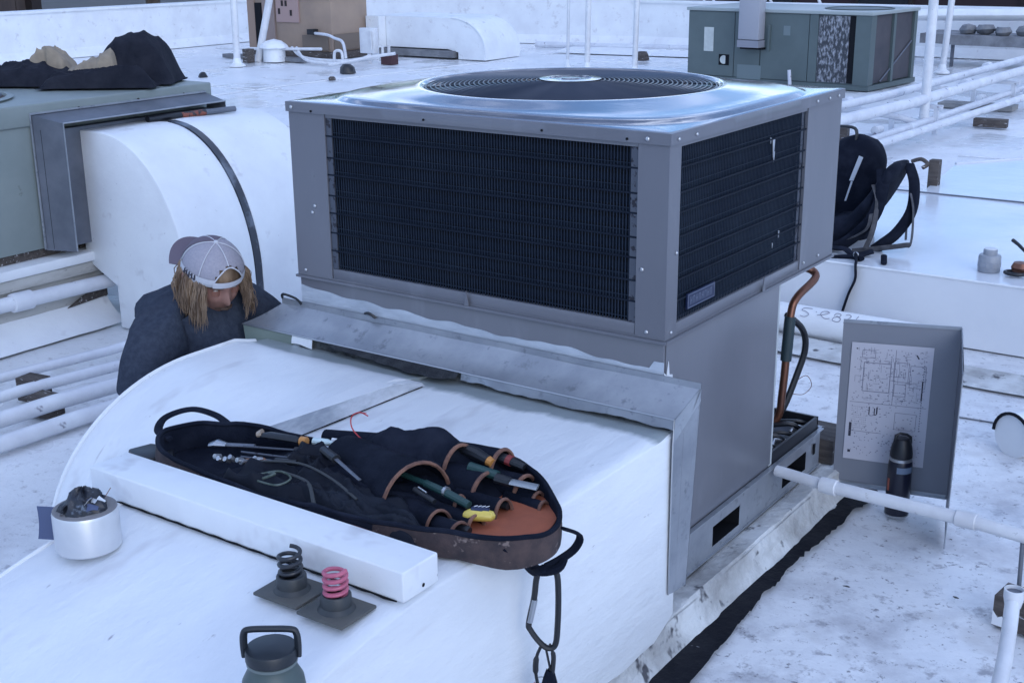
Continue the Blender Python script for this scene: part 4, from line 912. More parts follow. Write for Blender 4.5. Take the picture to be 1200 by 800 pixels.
ln(.06,.20,.06,.32,.008); ln(.05,.07,.085,.07,.009); ln(.28,.40,.28,.47,.003); ln(.345,.40,.345,.46,.003); ln(.375,.41,.375,.47,.004); ln(.35,.405,.375,.405,.003); ln(.90,.56,.90,.72,.004); ln(.06,.95,.08,.95,.004); ln(.80,.93,.83,.90,.004)
q.build('diagram_marks', inkd_m, pp, smooth=0)

BT = thing('drink_bottle', 'dark navy insulated bottle standing in front of the leaning panel', 'bottle', (.272,1.045,0))
bx, by = .272, 1.045
q = MB(); q.lathe([(0,.006),(.035,.006),(.0365,.010),(.0365,.168),(.035,.178),(.0335,.182)], (bx,by,0), 36); q.build('body', navy_m, BT)
q = MB(); q.lathe([(0,.0012),(.036,.0012),(.0375,.003),(.0375,.0058),(0,.0059)], (bx,by,0), 36); q.build('base_ring', steel_m, BT)
q = MB(); q.lathe([(.0338,.1822),(.0352,.183),(.0350,.192),(.033,.193)], (bx,by,0), 36); q.build('steel_band', steel_m, BT)
q = MB(); q.lathe([(.0325,.1935),(.034,.195),(.034,.205),(.031,.225),(.026,.243),(.022,.252),(0,.253)], (bx,by,0), 28); ld = q.build('cap', rubber_m, BT)
q = MB(); q.tube([Vector((bx,by,0))+ra*a+Vector((0,0,h)) for a, h in [(-.024,.235),(-.020,.262),(-.008,.268),(.012,.264),(.024,.256),(.026,.236)]], .0045, 8); q.build('cap_loop', rubber_m, ld)
cd_ = Vector((1.39,-2.6,0))-Vector((bx,by,0)); ca = math.atan2(cd_.y, cd_.x)
def curv(a0_, a1_, z0, z1, m__, nm, rr_=.0370):
    q = MB(); q.lathe([(rr_,z0),(rr_,z1)], (bx,by,0), 10, a0=ca+a0_, a1=ca+a1_); return q.build(nm, m__, BT)
curv(-.25,1.25,.148,.168, mat('dusty blue band',(.12,.17,.25),.5), 'label_band'); curv(-1.15,-.85,.085,.125, mat('orange logo',(.35,.08,.05),.5), 'logo_mark')

CP = thing('condensate_pipe', 'long white pvc pipe with couplings crossing in front of the leaning panel', 'pipe', (.4,.64,.2))
pa, pb, pc = Vector((.018,.690,.212)), Vector((.190,.662,.214)), Vector((.585,.640,.222))
pe = Vector((1.05,.60,.215))
q = MB(); q.tube([pa, pb], .0165, 18); q.tube([pb, pc, pe], .0185, 18)
q.build('tube', pvc_m, CP)
q = MB(); q.tube([pa-Vector((.001,0,0)), pa+(pb-pa)*.02], .013, 14); q.build('bore', black_m, CP)
for c, L in ((pb,.05),(pc,.055)):
    d = (pc-pb).normalized(); q = MB(); q.tube([c-d*L/2, c-d*(L/2-.002), c+d*(L/2-.002), c+d*L/2], [.0215,.0235,.0235,.0215], 18); q.build('coupling', pvc_m, CP)
q = MB(); q.tube([(.735,.63,.20),(.742,.62,.06)], .006, 8); q.build('hanger_strap', dgalv_m, CP)
RP = thing('riser_pipe', 'white pvc pipe stub with an open flared cup at the lower right', 'pipe', (.8,.3,.05))
a, b = Vector((.812,.250,.228)), Vector((.850,.02,.155)); d = (b-a).normalized()
ax = [Vector((.800,.285,.235)), Vector((.802,.268,.205)), Vector((.812,.22,.185)), Vector((.835,.10,.165)), Vector((.87,-.12,.15))]
q = MB(); q.tube(ax[1:], [.0175,.0175,.0175,.0175], 18); q.build('tube', pvc_m, RP)
q = MB(); q.lathe([(.0185,-.045),(.0195,-.04),(.0235,-.022),(.0240,0),(.0205,.001),(.0200,-.02)], (.800,.285,.238), 24); q.build('cup', pvc_m, RP)
q = MB(); q.disc((.800,.285,.230), .0200); q.build('cup_inside', dgalv_m, RP)
q = MB(); q.box(.875-.02,.875+.02,-.14,-.10,.0,.14); q.build('prop', wood_m, RP)
q = MB(); M = Matrix.Translation((.785,.555,.0)) @ Matrix.Rotation(-.12,4,'Z'); q.box(-.075,.12,-.045,.045,.002,.088,M); q.cur = 1; q.add([M @ Vector(p) for p in [(-.0752,-.0455,.004),(-.045,-.0455,.004),(-.04,-.0455,.02),(-.05,-.0455,.035),(-.062,-.0455,.028),(-.0752,-.0455,.045)]], [(0,1,2,3,4,5)])
tag(q.build('wood_support', [wood_m, coat_m], bevel=0), 'dark wood block under the pvc pipe at the lower right edge', 'wood block')
VS = thing('pipe_stub', 'short white coated pipe stub with black rim at the right edge', 'pipe', (.55,1.78,0))
q = MB(); q.tube([(.435,1.74,.065),(.60,2.05,.065)], .078, 24); q.build('tube', coat_m, VS)
q = MB(); q.tube([Vector((.4335,1.737,.065))+Vector((.883,-.469,0))*(.080*math.cos(t))+Vector((0,0,.080*math.sin(t))) for t in [PI*k/14 for k in range(15)]], .006, 8); q.build('mastic_rim', tar_m, VS)

# ---------------------------------------------------------------- big white duct behind, and what is on it
BD = thing('white_duct', 'broad low white duct crossing the roof behind the unit, under the backpack', 'duct', (0,3.7,0))
q = MB(); q.grid(lambda u, v: (-2.3+4.0*u, 2.86+1.84*v, .30+.006*N3(u*8,v*3)+.004*math.sin(6*v)), 40, 16)
q.add([(-2.3,2.86,.30),(1.7,2.86,.30),(1.7,2.865,0),(-2.3,2.865,0),(-2.3,4.70,.30),(1.7,4.70,.30),(1.7,4.70,0),(-2.3,4.70,0)], [(0,1,2,3),(4,5,6,7),(0,4,7,3),(1,5,6,2)])
glossw = mat('glossy wet white coating', (.70,.73,.77), .14, c2=(.62,.65,.7), ns=1.4, bump=(2.0,.3,.02))
q.build('duct_body', glossw, BD, smooth=50)
for x in (-1.0,.62):
    q = MB(); q.tube([(x,2.857,.0),(x,2.856,.30)], .006, 6); q.build('vertical_seam', coat_m, BD)
q = MB(); q.tube([(-2.3,4.705,.303),(1.7,4.705,.303)], .006, 6); q.build('lap_joint', dgalv_m, BD)
q = MB(); q.tube([(-2.3,2.862,.299),(-.3,2.861,.300),(1.7,2.862,.299)], .006, 8); q.build('edge_seam', coat_m, BD)
BE = thing('white_duct', 'further white duct panel joined behind the broad duct at the right', 'duct', (.2,5.4,0))
q = MB(); q.prism([(-.86,4.712,0),(1.9,4.712,0),(1.9,7.6,0),(-.35,6.75,0),(-.66,6.2,0),(-.98,5.75,0)], (0,0,.305)); q.build('duct_body', glossw, BE, smooth=50)
q = MB(); q.tube(spline([(-.98,5.75,.306),(-.66,6.2,.306),(-.35,6.75,.306),(1.9,7.6,.306)],4), .012, 6); q.build('edge_seam', ppipe_m, BE)
q = MB(); q.box(-.905,-.845,4.93,4.99,.0,.455); tag(q.build('wood_post', wood_m, bevel=.004), 'dark upright wood block at the left end of the further white duct', 'wood block')
q = MB(); q.tube(spline([(-1.02,4.98,.43),(-.96,4.96,.45),(-.91,4.93,.43),(-.93,4.9,.41)],4), .012, 7); tag(q.build('sealant_lump', wood_m), 'dark lump of sealant hanging at the top of the upright wood block', 'sealant')
RL = thing('coated_pipe', 'thick white coated pipe with handwriting lying in front of the broad duct', 'pipe', (-.2,2.6,.08))
q = MB(); q.tube([(-2.2,2.66,.070),(-.5,2.64,.070),(-.10,2.64,.070),(-.08,2.64,.070)], [.070,.070,.070,.065], 24); q.build('tube', old_m if False else coat_m, RL)
q = MB(); q.grid(lambda u, v: (-2.2+2.9*u, 2.57-.22*v-.03*N3(u*9,0), .012*(1-v)+.006), 60, 4); q.build('foot_flashing', old_m, RL)
# handwriting strokes along the pipe
q = MB(); 
def hw(pts):
    P = []
    for (s_, h) in spline([(a, b, 0) for a, b in pts], 6) and [(p.x, p.y) for p in spline([(a, b, 0) for a, b in pts], 6)]:
        t = .55+h*.9; P.append((-.70+s_*.75, 2.64-.0715*math.cos(t), .070+.0715*math.sin(t)))
    q.tube(P, .0013, 5)
hw([(.055,.85),(.01,.80),(.0,.55),(.03,.45),(.05,.25),(.03,.05),(.0,.08)])
hw([(.085,.6),(.09,.55)]); hw([(.10,.3),(.14,.45),(.165,.65),(.15,.8),(.125,.7),(.12,.4),(.15,.15),(.18,.2)])
hw([(.20,.5),(.21,.75),(.235,.7),(.235,.5),(.205,.35),(.20,.1),(.235,.05),(.245,.3),(.215,.5)]); hw([(.265,.7),(.285,.8),(.30,.6),(.28,.3),(.27,.05),(.31,.05)]); hw([(.34,.8),(.335,.4),(.35,.1)])
q.build('handwriting', ink_m, RL)

BP = thing('backpack', 'black backpack with looped shoulder straps standing on the broad white duct', 'backpack', (-.8,3.3,.3))
q = MB()
def bpk(u, v):
    a = 2*PI*u; t = v; ex = 3.2
    w1 = .145*(.92+.08*math.sin(PI*t)); d1 = .12*(1-.3*t)
    c, s_ = math.cos(a), math.sin(a); k = (abs(c)**ex+abs(s_)**ex)**(-1/ex)
    top = .50*t
    tp = max(0,(t-.72)/.28); sh = (1-tp**2.4)**.5 if tp < 1 else 0
    sh = max(.12, sh)
    return (-.835+.05*t+w1*k*c*sh+.010*N3(u*7,v*5), 3.42+d1*k*s_*sh+.008*N3(u*5,v*9,4), .303+top)
q.grid(bpk, 28, 20); q.add([bpk(k/28, 1) for k in range(28)], [tuple(range(28))]); q.build('body', fab_m, BP)
q = MB()
def pad(u, v):
    A_ = [Vector((-.80,.44)),Vector((-.72,.46)),Vector((-.635,.575)),Vector((-.56,.705)),Vector((-.525,.728))]; B_ = [Vector((-.96,.306)),Vector((-.74,.308)),Vector((-.66,.40)),Vector((-.565,.555)),Vector((-.495,.69))]
    t = u*4; i = min(3,int(t)); k = t-i; a = A_[i].lerp(A_[i+1],k); b = B_[i].lerp(B_[i+1],k); c = (a+b)/2; h = (a-b)/2
    th = 2*PI*v; ex = 3; cc, ss = math.cos(th), math.sin(th); f = (abs(cc)**ex+abs(ss)**ex)**(-1/ex); e = .35+.65*min(1,(1-u)*9)**.5
    return (c.x+h.x*cc*f*e+.006*N3(u*6,v*4), 3.26+.14*ss*f*e, c.y+h.y*cc*f*e+.006*N3(u*7,v*5,3))
q.grid(pad, 30, 24); q.add([pad(1,k/24) for k in range(24)],[tuple(range(24))]); q.build('back_padding', fab_m, BP)
q = MB(); q.tube(spline([(-.575,3.16,.69),(-.555,3.12,.60),(-.58,3.10,.48),(-.66,3.09,.38),(-.73,3.08,.325),(-.78,3.08,.308)],6), .029, 8, flat=.4); q.build('shoulder_strap', fab_m, BP)
q = MB(); q.tube(spline([(-.50,3.30,.70),(-.455,3.26,.62),(-.445,3.22,.50),(-.49,3.18,.40),(-.55,3.16,.34),(-.585,3.16,.31)],6), .029, 8, flat=.4); q.build('shoulder_strap', fab_m, BP)
web_m = mat('dark grey webbing', (.07,.072,.085), .7, c2=(.025,.027,.035), ns=30)
for P in ([(-.60,3.13,.62),(-.565,3.10,.55),(-.575,3.09,.42),(-.60,3.08,.33)],[(-.455,3.22,.58),(-.43,3.20,.50),(-.425,3.19,.36),(-.45,3.17,.345),(-.60,3.10,.32),(-.66,3.07,.312)],[(-.47,3.24,.50),(-.46,3.22,.36)],[(-.74,3.10,.33),(-.60,3.06,.42),(-.575,3.05,.50)]):
    q = MB(); q.tube(spline(P,6), .014, 6, flat=.3); q.build('webbing', web_m, BP)
q = MB(); q.tube(spline([(-.90,2.98,.318),(-.83,2.93,.308),(-.72,2.93,.306),(-.62,2.96,.312),(-.56,2.93,.315)],6), .016, 8, flat=.6); q.tube(spline([(-.78,3.05,.315),(-.68,3.02,.33),(-.62,3.0,.31),(-.55,3.04,.33)],5), .018, 8, flat=.6); q.build('hip_belt', fab_m, BP)
q = MB(); q.tube(spline([(-.60,2.95,.318),(-.575,2.90,.318),(-.560,2.852,.300),(-.555,2.845,.24),(-.58,2.845,.17),(-.605,2.845,.075)],6), .024, 8, flat=.25, upv=(0,1,0)); q.build('hanging_strap', fab_m, BP)
q = MB(); q.tube(spline([(-.48,2.99,.33),(-.465,2.95,.312),(-.455,2.92,.31)],4), .014, 8, flat=.5); q.build('strap_end', fab_m, BP)
q = MB(); q.tube([(-.765+.013*math.cos(t),2.985,.335+.013*math.sin(t)) for t in [2*PI*k/12 for k in range(12)]], .004, 6, closed=True); q.build('buckle', steel_m, BP)
q = MB(); q.tube([(-.595+.011*math.cos(t),2.945,.328+.011*math.sin(t)) for t in [2*PI*k/12 for k in range(12)]], .003, 6, closed=True); q.build('buckle', steel_m, BP)
q = MB(); q.tube(spline([(-.97,3.38,.775),(-.965,3.38,.83),(-.90,3.38,.838),(-.80,3.38,.835),(-.79,3.38,.775)],5), .011, 8, flat=.7); q.build('top_handle', rubber_m, BP)
q = MB(); q.prism([(-.775,3.285,.60),(-.755,3.285,.60),(-.715,3.285,.715),(-.735,3.285,.722)], (0,-.004,0)); q.prism([(-.792,3.286,.50),(-.784,3.286,.50),(-.758,3.286,.595),(-.766,3.286,.598)], (0,-.004,0)); q.build('reflective_pull', mat('reflective strip', (.40,.44,.5), .4), BP)
q = MB(); q.box(-.895,-.845,3.27,3.277,.44,.50); q.build('red_patch', mat('dim red patch', (.10,.012,.016), .6), BP)

FT = thing('pipe_fitting', 'squat grey plastic fitting standing on the broad white duct', 'fitting', (-.035,3.07,.3))
q = MB(); q.lathe([(0,.302),(.046,.302),(.048,.306),(.048,.368),(.044,.376),(.030,.378),(.030,.398),(.027,.402)], (-.035,3.07,0), 20); q.build('body', fit_m, FT)
q = MB(); q.lathe([(.0505,.325),(.0505,.345),(.048,.346),(.048,.324)], (-.035,3.07,0), 12); q.build('hex_collar', fit_m, FT, smooth=20)
q = MB(); q.lathe([(.026,.396),(.0275,.400),(.0275,.404),(0,.405)], (-.035,3.07,0), 20); q.build('top_disc', pvc_m, FT)
HT_ = thing('hand_tool', 'red and black ratchet tool lying at the right edge of the broad duct', 'tool', (.08,3.05,.3))
q = MB(); q.tube([(.0,3.30,.40),(.035,3.26,.392),(.09,3.2,.37)], [.009,.008,.007], 8); q.build('handle', rubber_m, HT_)
q = MB(); q.lathe([(0,.32),(.035,.322),(.04,.34),(.03,.36),(0,.365)], (.10,3.06,0), 16); q.build('copper_head', copper_m, HT_)
q = MB(); q.tube([(.085+.04*math.cos(t),3.03+.03*math.sin(t),.318) for t in [2*PI*k/18 for k in range(18)]], .0085, 8, closed=True); q.build('loop', rubber_m, HT_)

# ---------------------------------------------------------------- pipes at the back right
def pipe(name, pts, r, label, m__=ppipe_m, group='white pipe runs at the right', n=14, joints=()):
    t = thing(name, label, 'pipe', pts[0], group); q = MB(); q.tube(pts, r, n); q.build('tube', m__, t)
    a, b = Vector(pts[0]), Vector(pts[-1])
    for k in joints:
        c = a.lerp(b, k); d = (b-a).normalized(); q = MB(); q.tube([c-d*.06, c-d*.058, c+d*.058, c+d*.06], [r*1.0,r*1.2,r*1.2,r*1.0], n); q.build('coupling', m__, t)
    return t
pipe('roof_pipe', [(-2.78,6.2,.33),(-2.52,9.0,.34),(-2.34,13.5,.36),(-2.2,16.4,.38)], .038, 'upper left one of the two raised white pipes at the back right', joints=(.2,.55,.8))
pipe('roof_pipe', [(-2.45,6.0,.31),(-2.22,8.6,.32),(-2.04,12.5,.345),(-1.9,16.0,.36)], .047, 'nearer one of the two raised white pipes at the back right', joints=(.12,.42,.7))
pipe('roof_pipe', [(-2.50,5.6,.115),(-2.22,7.6,.12),(-2.06,11.8,.15),(-1.95,16,.16)], .031, 'left of the two low white pipes at the right', joints=(.25,.5))
pipe('roof_pipe', [(-2.38,5.4,.11),(-2.11,7.3,.115),(-1.86,11.0,.145),(-1.7,15.8,.16)], .034, 'right of the two low white pipes at the right', joints=(.3,.6))
def stand(x, y, h, w_, label):
    t = thing('pipe_stand', label, 'pipe stand', (x,y,0), 'pipe stands at the right')
    for s_ in (-1,1):
        q = MB(); q.box(x+s_*w_-.02,x+s_*w_+.02,y-.02,y+.02,.0,h); q.build('leg', ppipe_m, t)
    q = MB(); q.box(x-w_-.05,x+w_+.05,y-.025,y+.025,h+.001,h+.035); q.build('crossbar', ppipe_m, t)
stand(-2.33,9.05,.225,.20,'pipe stand just left of the tall white pole'); stand(-2.24,11.3,.235,.20,'middle pipe stand right of the tall white pole'); stand(-2.18,13.4,.25,.2,'far pipe stand close to the right edge')
for (x, y, l) in [(-1.80,9.75,'dark wood block under the low white pipes at the right'),(-2.65,7.95,'dark wood block under the raised pipes beside the green unit')]:
    q = MB(); M = Matrix.Translation((x,y,0)) @ Matrix.Rotation(.1,4,'Z'); q.box(-.18,.12,-.05,.05,.002,.080 if x > -2 else .17,M); tag(q.build('wood_block', wood_m, bevel=.005), l, 'wood block', 'wood blocks under the pipes')
for (x, y) in [(-1.72,10.9)]:
    q = MB(); q.box(-2.7,-1.95,10.95,11.2,.002,.05); tag(q.build('wood_plank', mat('grey plank',(.28,.28,.28),.8,c2=(.18,.18,.18),ns=7)), 'grey flat plank on the roof between the raised and low pipes', 'plank')
pipe('cross_pipe', [(-3.25,8.35,.22),(-2.7,8.55,.24),(-2.35,8.75,.17),(-2.2,8.9,.09)], .03, 'white pipe curving from the raised pipes down to the low pipes')
pipe('cross_pipe', [(-3.2,7.7,.055),(-2.25,8.35,.06)], .028, 'short straight white pipe low between the pipe runs', m__=ppipe_m)
q = MB(); q.tube([(-2.90,8.0,.02),(-2.90,8.0,.28)], .02, 8); tag(q.build('short_stand', ppipe_m), 'short white leg carrying the raised pipes near the unit corner', 'pipe stand')

def pole(p0, p1, r, label, base=True):
    t = thing('vertical_pole', label, 'pole', p0, 'white poles standing on the roof'); q = MB(); q.tube([p0, p1], r, 12); q.build('tube', ppipe_m if False else pvc_m, t)
    if base: q = MB(); q.lathe([(r*2.4,.002),(r*2.3,.02),(r*1.3,.05),(r*1.05,.12)], (p0[0],p0[1],0), 14); q.build('base_boot', coat_m, t)
pole((-2.20,8.93,.12), (-2.23,9.0,3.2), .043, 'thickest white pole, beside the low pipes at the right', base=False)
pole((-3.72,14.4,0), (-3.60,14.5,3.2), .042, 'thinner white pole just behind the thickest one')
pole((-8.35,12.64,0), (-8.30,12.64,3.2), .022, 'thinnest leftmost of the three middle poles above the fan')
pole((-7.86,12.36,0), (-7.83,12.4,3.2), .038, 'middle of the three white poles above the fan')
pole((-7.08,12.28,0), (-7.03,12.3,3.2), .036, 'rightmost of the three white poles above the fan')
pole((-12.62,10.50,0), (-12.62,10.55,3.0), .050, 'white pole left of the tan unit')
q = MB(); t = thing('vertical_pole', 'leaning white pole in front of the tan unit', 'pole', (-12.9,11.2,0), 'white poles standing on the roof'); q.tube([(-12.96,11.24,0),(-12.55,11.4,1.6)], .055, 12); q.build('tube', pvc_m, t)

# ---------------------------------------------------------------- dark green unit at the back
G = thing('green_unit', 'dark green rooftop unit with hail marked coil and grey vent hood, back right', 'air conditioner', (-5,12.6,0))
GM = Matrix.Translation((-6.25,12.17,0)) @ Matrix.Rotation(math.radians(-5),4,'Z')
def gb(q, x0, x1, y0, y1, z0, z1): return q.box(x0, x1, y0, y1, z0, z1, GM)
def gpart(name, m__, boxes, par_=None, bev=0):
    q = MB()
    for b_ in boxes: gb(q, *b_)
    return q.build(name, m__, par_ or G, bevel=bev, smooth=35)
gpart('cabinet', unit2_m, [(.0,2.38,.01,1.22,.06,.845)]); gpart('base_rail', unit2_m, [(-.01,2.45,0,1.3,.0,.058)])
gpart('side_panel', unit2_m, [(.005,.66,-.004,.009,.07,.84)]); gpart('side_panel', unit2_m, [(.67,1.02,-.004,.009,.07,.84)]); gpart('side_panel', unit2_m, [(1.035,1.66,-.004,.009,.07,.84)])
gpart('corner_post', unit2_m, [(1.67,1.78,-.008,.009,.07,.845)]); gpart('corner_post', unit2_m, [(2.25,2.44,-.012,.009,.06,.845),(2.40,2.44,.01,.12,.06,.845)])
gpart('corner_post', unit2_m, [(2.385,2.44,.60,.66,.06,.845)]); gpart('corner_post', unit2_m, [(2.36,2.44,1.18,1.26,.06,.845)])
gpart('coil_face', mottle_m, [(1.785,2.17,-.002,.009,.075,.835)]); gpart('coil_edge', black_m, [(2.175,2.245,-.002,.009,.075,.835)])
gpart('coil_face', coilg_m, [(2.386,2.41,.13,.59,.07,.84)]); gpart('coil_face', coilg_m, [(2.386,2.41,.67,1.17,.07,.84)])
gpart('top_cover', mat('pale green grey top', (.30,.34,.34), .35), [(-.02,2.46,-.03,1.28,.847,.885)], bev=.006)
q = MB(); q.lathe([(.40,.886),(.41,.895),(.38,.897),(.38,.888)], GM @ Vector((1.98,.63,0)), 36); fr = q.build('fan_ring', unit2_m, G)
q = MB(); q.disc(GM @ Vector((1.98,.63,.8875)), .38, (0,0,1), 36); q.build('fan_opening', black_m, G, smooth=0)
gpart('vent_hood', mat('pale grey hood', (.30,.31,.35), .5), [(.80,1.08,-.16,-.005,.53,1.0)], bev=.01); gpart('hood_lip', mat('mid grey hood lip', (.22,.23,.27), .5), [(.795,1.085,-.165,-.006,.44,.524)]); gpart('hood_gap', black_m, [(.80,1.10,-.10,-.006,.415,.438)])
gpart('conduit', unit2_m, [(1.13,1.16,-.03,-.005,.40,.70)])
gpart('spec_label', label_m, [(.235,.37,-.008,-.0045,.36,.65)]); gpart('round_sticker', black_m, [(.455,.60,-.008,-.0045,.20,.33)])
q = MB(); q.disc(GM @ Vector((.527,-.010,.266)), .052, (0,-1,0), 20); q.build('sticker_face', label_m, G, smooth=0)
gpart('small_label', mat('faint label', (.13,.17,.18), .5), [(.72,1.05,-.007,-.0045,.05,.22)]); gpart('brand_disc', mat('faint disc', (.14,.18,.19), .5), [(1.33,1.42,-.007,-.0045,.59,.70)])
q = MB(); q.tube([GM @ Vector((2.42,.35,.08)), GM @ Vector((2.43,1.15,.50))], .010, 6); q.build('diagonal_cable', dgalv_m, G)
q = MB(); q.tube([GM @ Vector((1.50,-.10,.02)), GM @ Vector((1.48,-.10,.20))], .022, 8); q.build('drain_riser', ppipe_m, G)

# ---------------------------------------------------------------- tan unit and white elbow duct at the back left
E2 = thing('tan_unit', 'tan rooftop unit with a dusty rose louvred panel at the back left', 'air conditioner', (-12.8,12.8,0))
def tp_(name, m__, boxes, bev=0, par_=None):
    q = MB()
    for b_ in boxes: q.box(*b_)
    return q.build(name, m__, par_ or E2, bevel=bev)
tp_('cabinet', beige_m, [(-13.95,-12.20,12.06,12.88,.10,.90)], .01); tp_('base_rail', wood_m, [(-14.0,-12.16,12.02,12.92,.0,.098)])
tp_('end_panel', mat('tan end panel', (.27,.19,.145), .6), [(-13.96,-13.80,12.045,12.058,.11,.89)]); tp_('dark_slot', black_m, [(-13.78,-13.64,12.03,12.058,.16,.80)]); tp_('corner_post', mat('dusky post', (.25,.19,.17), .6), [(-13.62,-13.36,12.03,12.058,.11,.90)])
lp = tp_('louvre_panel', pink_m, [(-13.32,-12.84,12.035,12.058,.52,.93)])
for (x, z) in [(-13.20,.76),(-13.12,.76),(-13.27,.64),(-13.02,.62)]:
    q = MB(); q.box(x,x+.040,12.028,12.034,z,z+.085); q.build('louvre_slot', darkpost_m, lp)
tp_('top_cover', coat_m, [(-14.0,-12.14,12.0,12.94,.902,.95)], .01)
tp_('dark_patch', mat('darker tan panel', (.16,.125,.10), .6), [(-12.80,-12.26,12.04,12.058,.12,.34),(-12.198,-12.186,12.1,12.85,.12,.36)])
q = MB(); q.tube(spline([(-12.45,11.95,.38),(-12.15,11.9,.37),(-11.95,11.85,.33),(-11.75,11.8,.28),(-11.7,11.8,.05)],5), .022, 8); q.build('gas_line', ppipe_m, E2)
q = MB(); q.box(-12.56,-12.44,11.9,12.02,.36,.44); q.build('gas_valve', rubber_m, E2)
EV = thing('white_elbow_duct', 'white elbow duct curving down to the right of the tan unit', 'duct', (-10.8,13.1,0))
pr_ = [(-12.10,.14),(-12.10,.60)]+[(-10.62+.62*math.sin(a), .60-.46*(1-math.cos(a))) for a in [PI/2*k/12 for k in range(13)]]+[(-10.0,0),(-10.50,0),(-10.50,.10),(-10.7,.14)]
q = MB(); q.prism([(x,12.97,z) for x, z in pr_], (0,.9,0)); q.build('duct_body', coat_m, EV, smooth=50)
q = MB(); q.tube([(x,12.97,z) for x, z in pr_[2:15]], .018, 8); q.build('edge_seam', coat_m, EV)
q = MB(); q.box(-12.16,-11.90,12.80,12.96,.14,.60); q.build('duct_collar', coat_m, EV)
q = MB(); q.box(-12.0,-10.55,12.9,13.7,.02,.12); q.build('duct_skid', greyd_m, EV)
DX = thing('disconnect_box', 'small white electrical box on a post between the tan unit and elbow duct', 'electrical box', (-11.3,11.9,0))
q = MB(); q.box(-11.42,-11.14,11.80,11.90,.14,.50); q.build('box', pvc_m, DX, bevel=.01)
q = MB(); q.tube([(-11.18,11.78,.2),(-11.18,11.78,.46)], .012, 6); q.build('handle', pvc_m, DX)
q = MB(); q.tube([(-11.28,11.85,.0),(-11.28,11.85,.14)], .03, 8); q.build('post', pvc_m, DX)
for i, (P, l) in enumerate([([(-13.8,11.2,.17),(-12.9,11.3,.18),(-11.9,11.5,.20)],'long thin white pipe in front of the tan unit'),([(-12.5,11.5,.20),(-12.1,11.35,.08),(-11.4,11.4,.06),(-10.9,11.6,.10)],'white hose sagging below the tan unit'),([(-12.4,11.5,.20),(-11.9,11.2,.06),(-11.2,11.25,.05),(-10.95,11.5,.15)],'nearer white hose sagging below the tan unit'),([(-11.3,11.0,.04),(-10.7,11.3,.16),(-10.45,11.45,.20)],'white pipe rising toward the elbow duct foot'),([(-11.75,11.6,.0),(-11.73,11.6,.16),(-11.62,11.62,.16),(-11.6,11.62,.0)],'small white pipe trap below the tan unit')]):
    t = thing('drain_pipe', l, 'pipe', P[0], 'small white pipes by the tan unit'); q = MB(); q.tube(spline(P,6), .022, 8); q.build('tube', pvc_m, t)
for x, l in ((-10.72,'left of two short white pipes by the elbow duct'),(-10.6,'right of two short white pipes by the elbow duct')):
    q = MB(); q.tube([(x-.35,11.9,0),(x-.35,11.9,.26)], .022, 8); tag(q.build('pipe_riser', pvc_m), l, 'pipe', 'small white pipes by the tan unit')
q = MB(); q.box(-10.98,-10.78,11.75,11.9,.0,.14); tag(q.build('wood_block', mat('dark red wood', (.06,.025,.03), .8)), 'dark red wood block beside the short white pipes', 'wood block')
q = MB(); q.box(-12.98,-12.86,10.95,11.08,.0,.20); tag(q.build('wood_block', wood_m, bevel=.005), 'weathered wood block under the long thin pipe, by the leaning pole', 'wood block')
CB = thing('covered_drain', 'white cloth draped bucket in front of the tan unit corner', 'bucket', (-12.6,11.2,0))
q = MB(); q.lathe([(.17,.0),(.16,.2),(.15,.21)], (-12.72,11.35,0), 18); q.build('bucket', coat_m, CB)
q = MB(); q.lathe([(.22,.20),(.20,.24),(.12,.30),(.0,.32)], (-12.72,11.35,0), 18); q.build('cloth', coat_m, CB, disp=lambda p: Vector((.02*N3(p.x,p.y,p.z,9), .02*N3(p.y,p.z,p.x,9), .015*N3(p.x,p.y,3,12))))
q = MB(); q.box(-13.9,-12.2,11.4,11.55,.002,.06); tag(q.build('skid_rail', greyd_m), 'grey skid rail on the roof in front of the tan unit', 'rail')
# small dark bits on the roof
for i, (x, y, s_, m__, l, cat) in enumerate([(-10.55,10.55,.11,rubber_m,'black drain cap on the roof left of the fan','drain'),(-10.1,9.75,.045,wood_m,'small rusty bracket on the roof just behind the unit cap','bracket'),(-8.05,14.2,.11,wood_m,'small brown box on the roof between the middle poles','box'),(-11.9,9.2,.06,rubber_m,'small dark clump on the roof right of the jacket','debris'),(-8.3,11.6,.05,rubber_m,'dark pebble at the foot of the thinnest pole','debris')]):
    q = MB(); q.lathe([(s_,.0),(s_*.9,s_*.7),(s_*.5,s_*1.1),(0,s_*1.15)], (x,y,0), 8); tag(q.build('roof_clutter' if cat == 'debris' else cat.replace(' ','_'), m__, disp=lambda p: Vector((.02*N3(p.x,p.y,p.z,12),.02*N3(p.y,p.z,2,12),0))), l, cat)
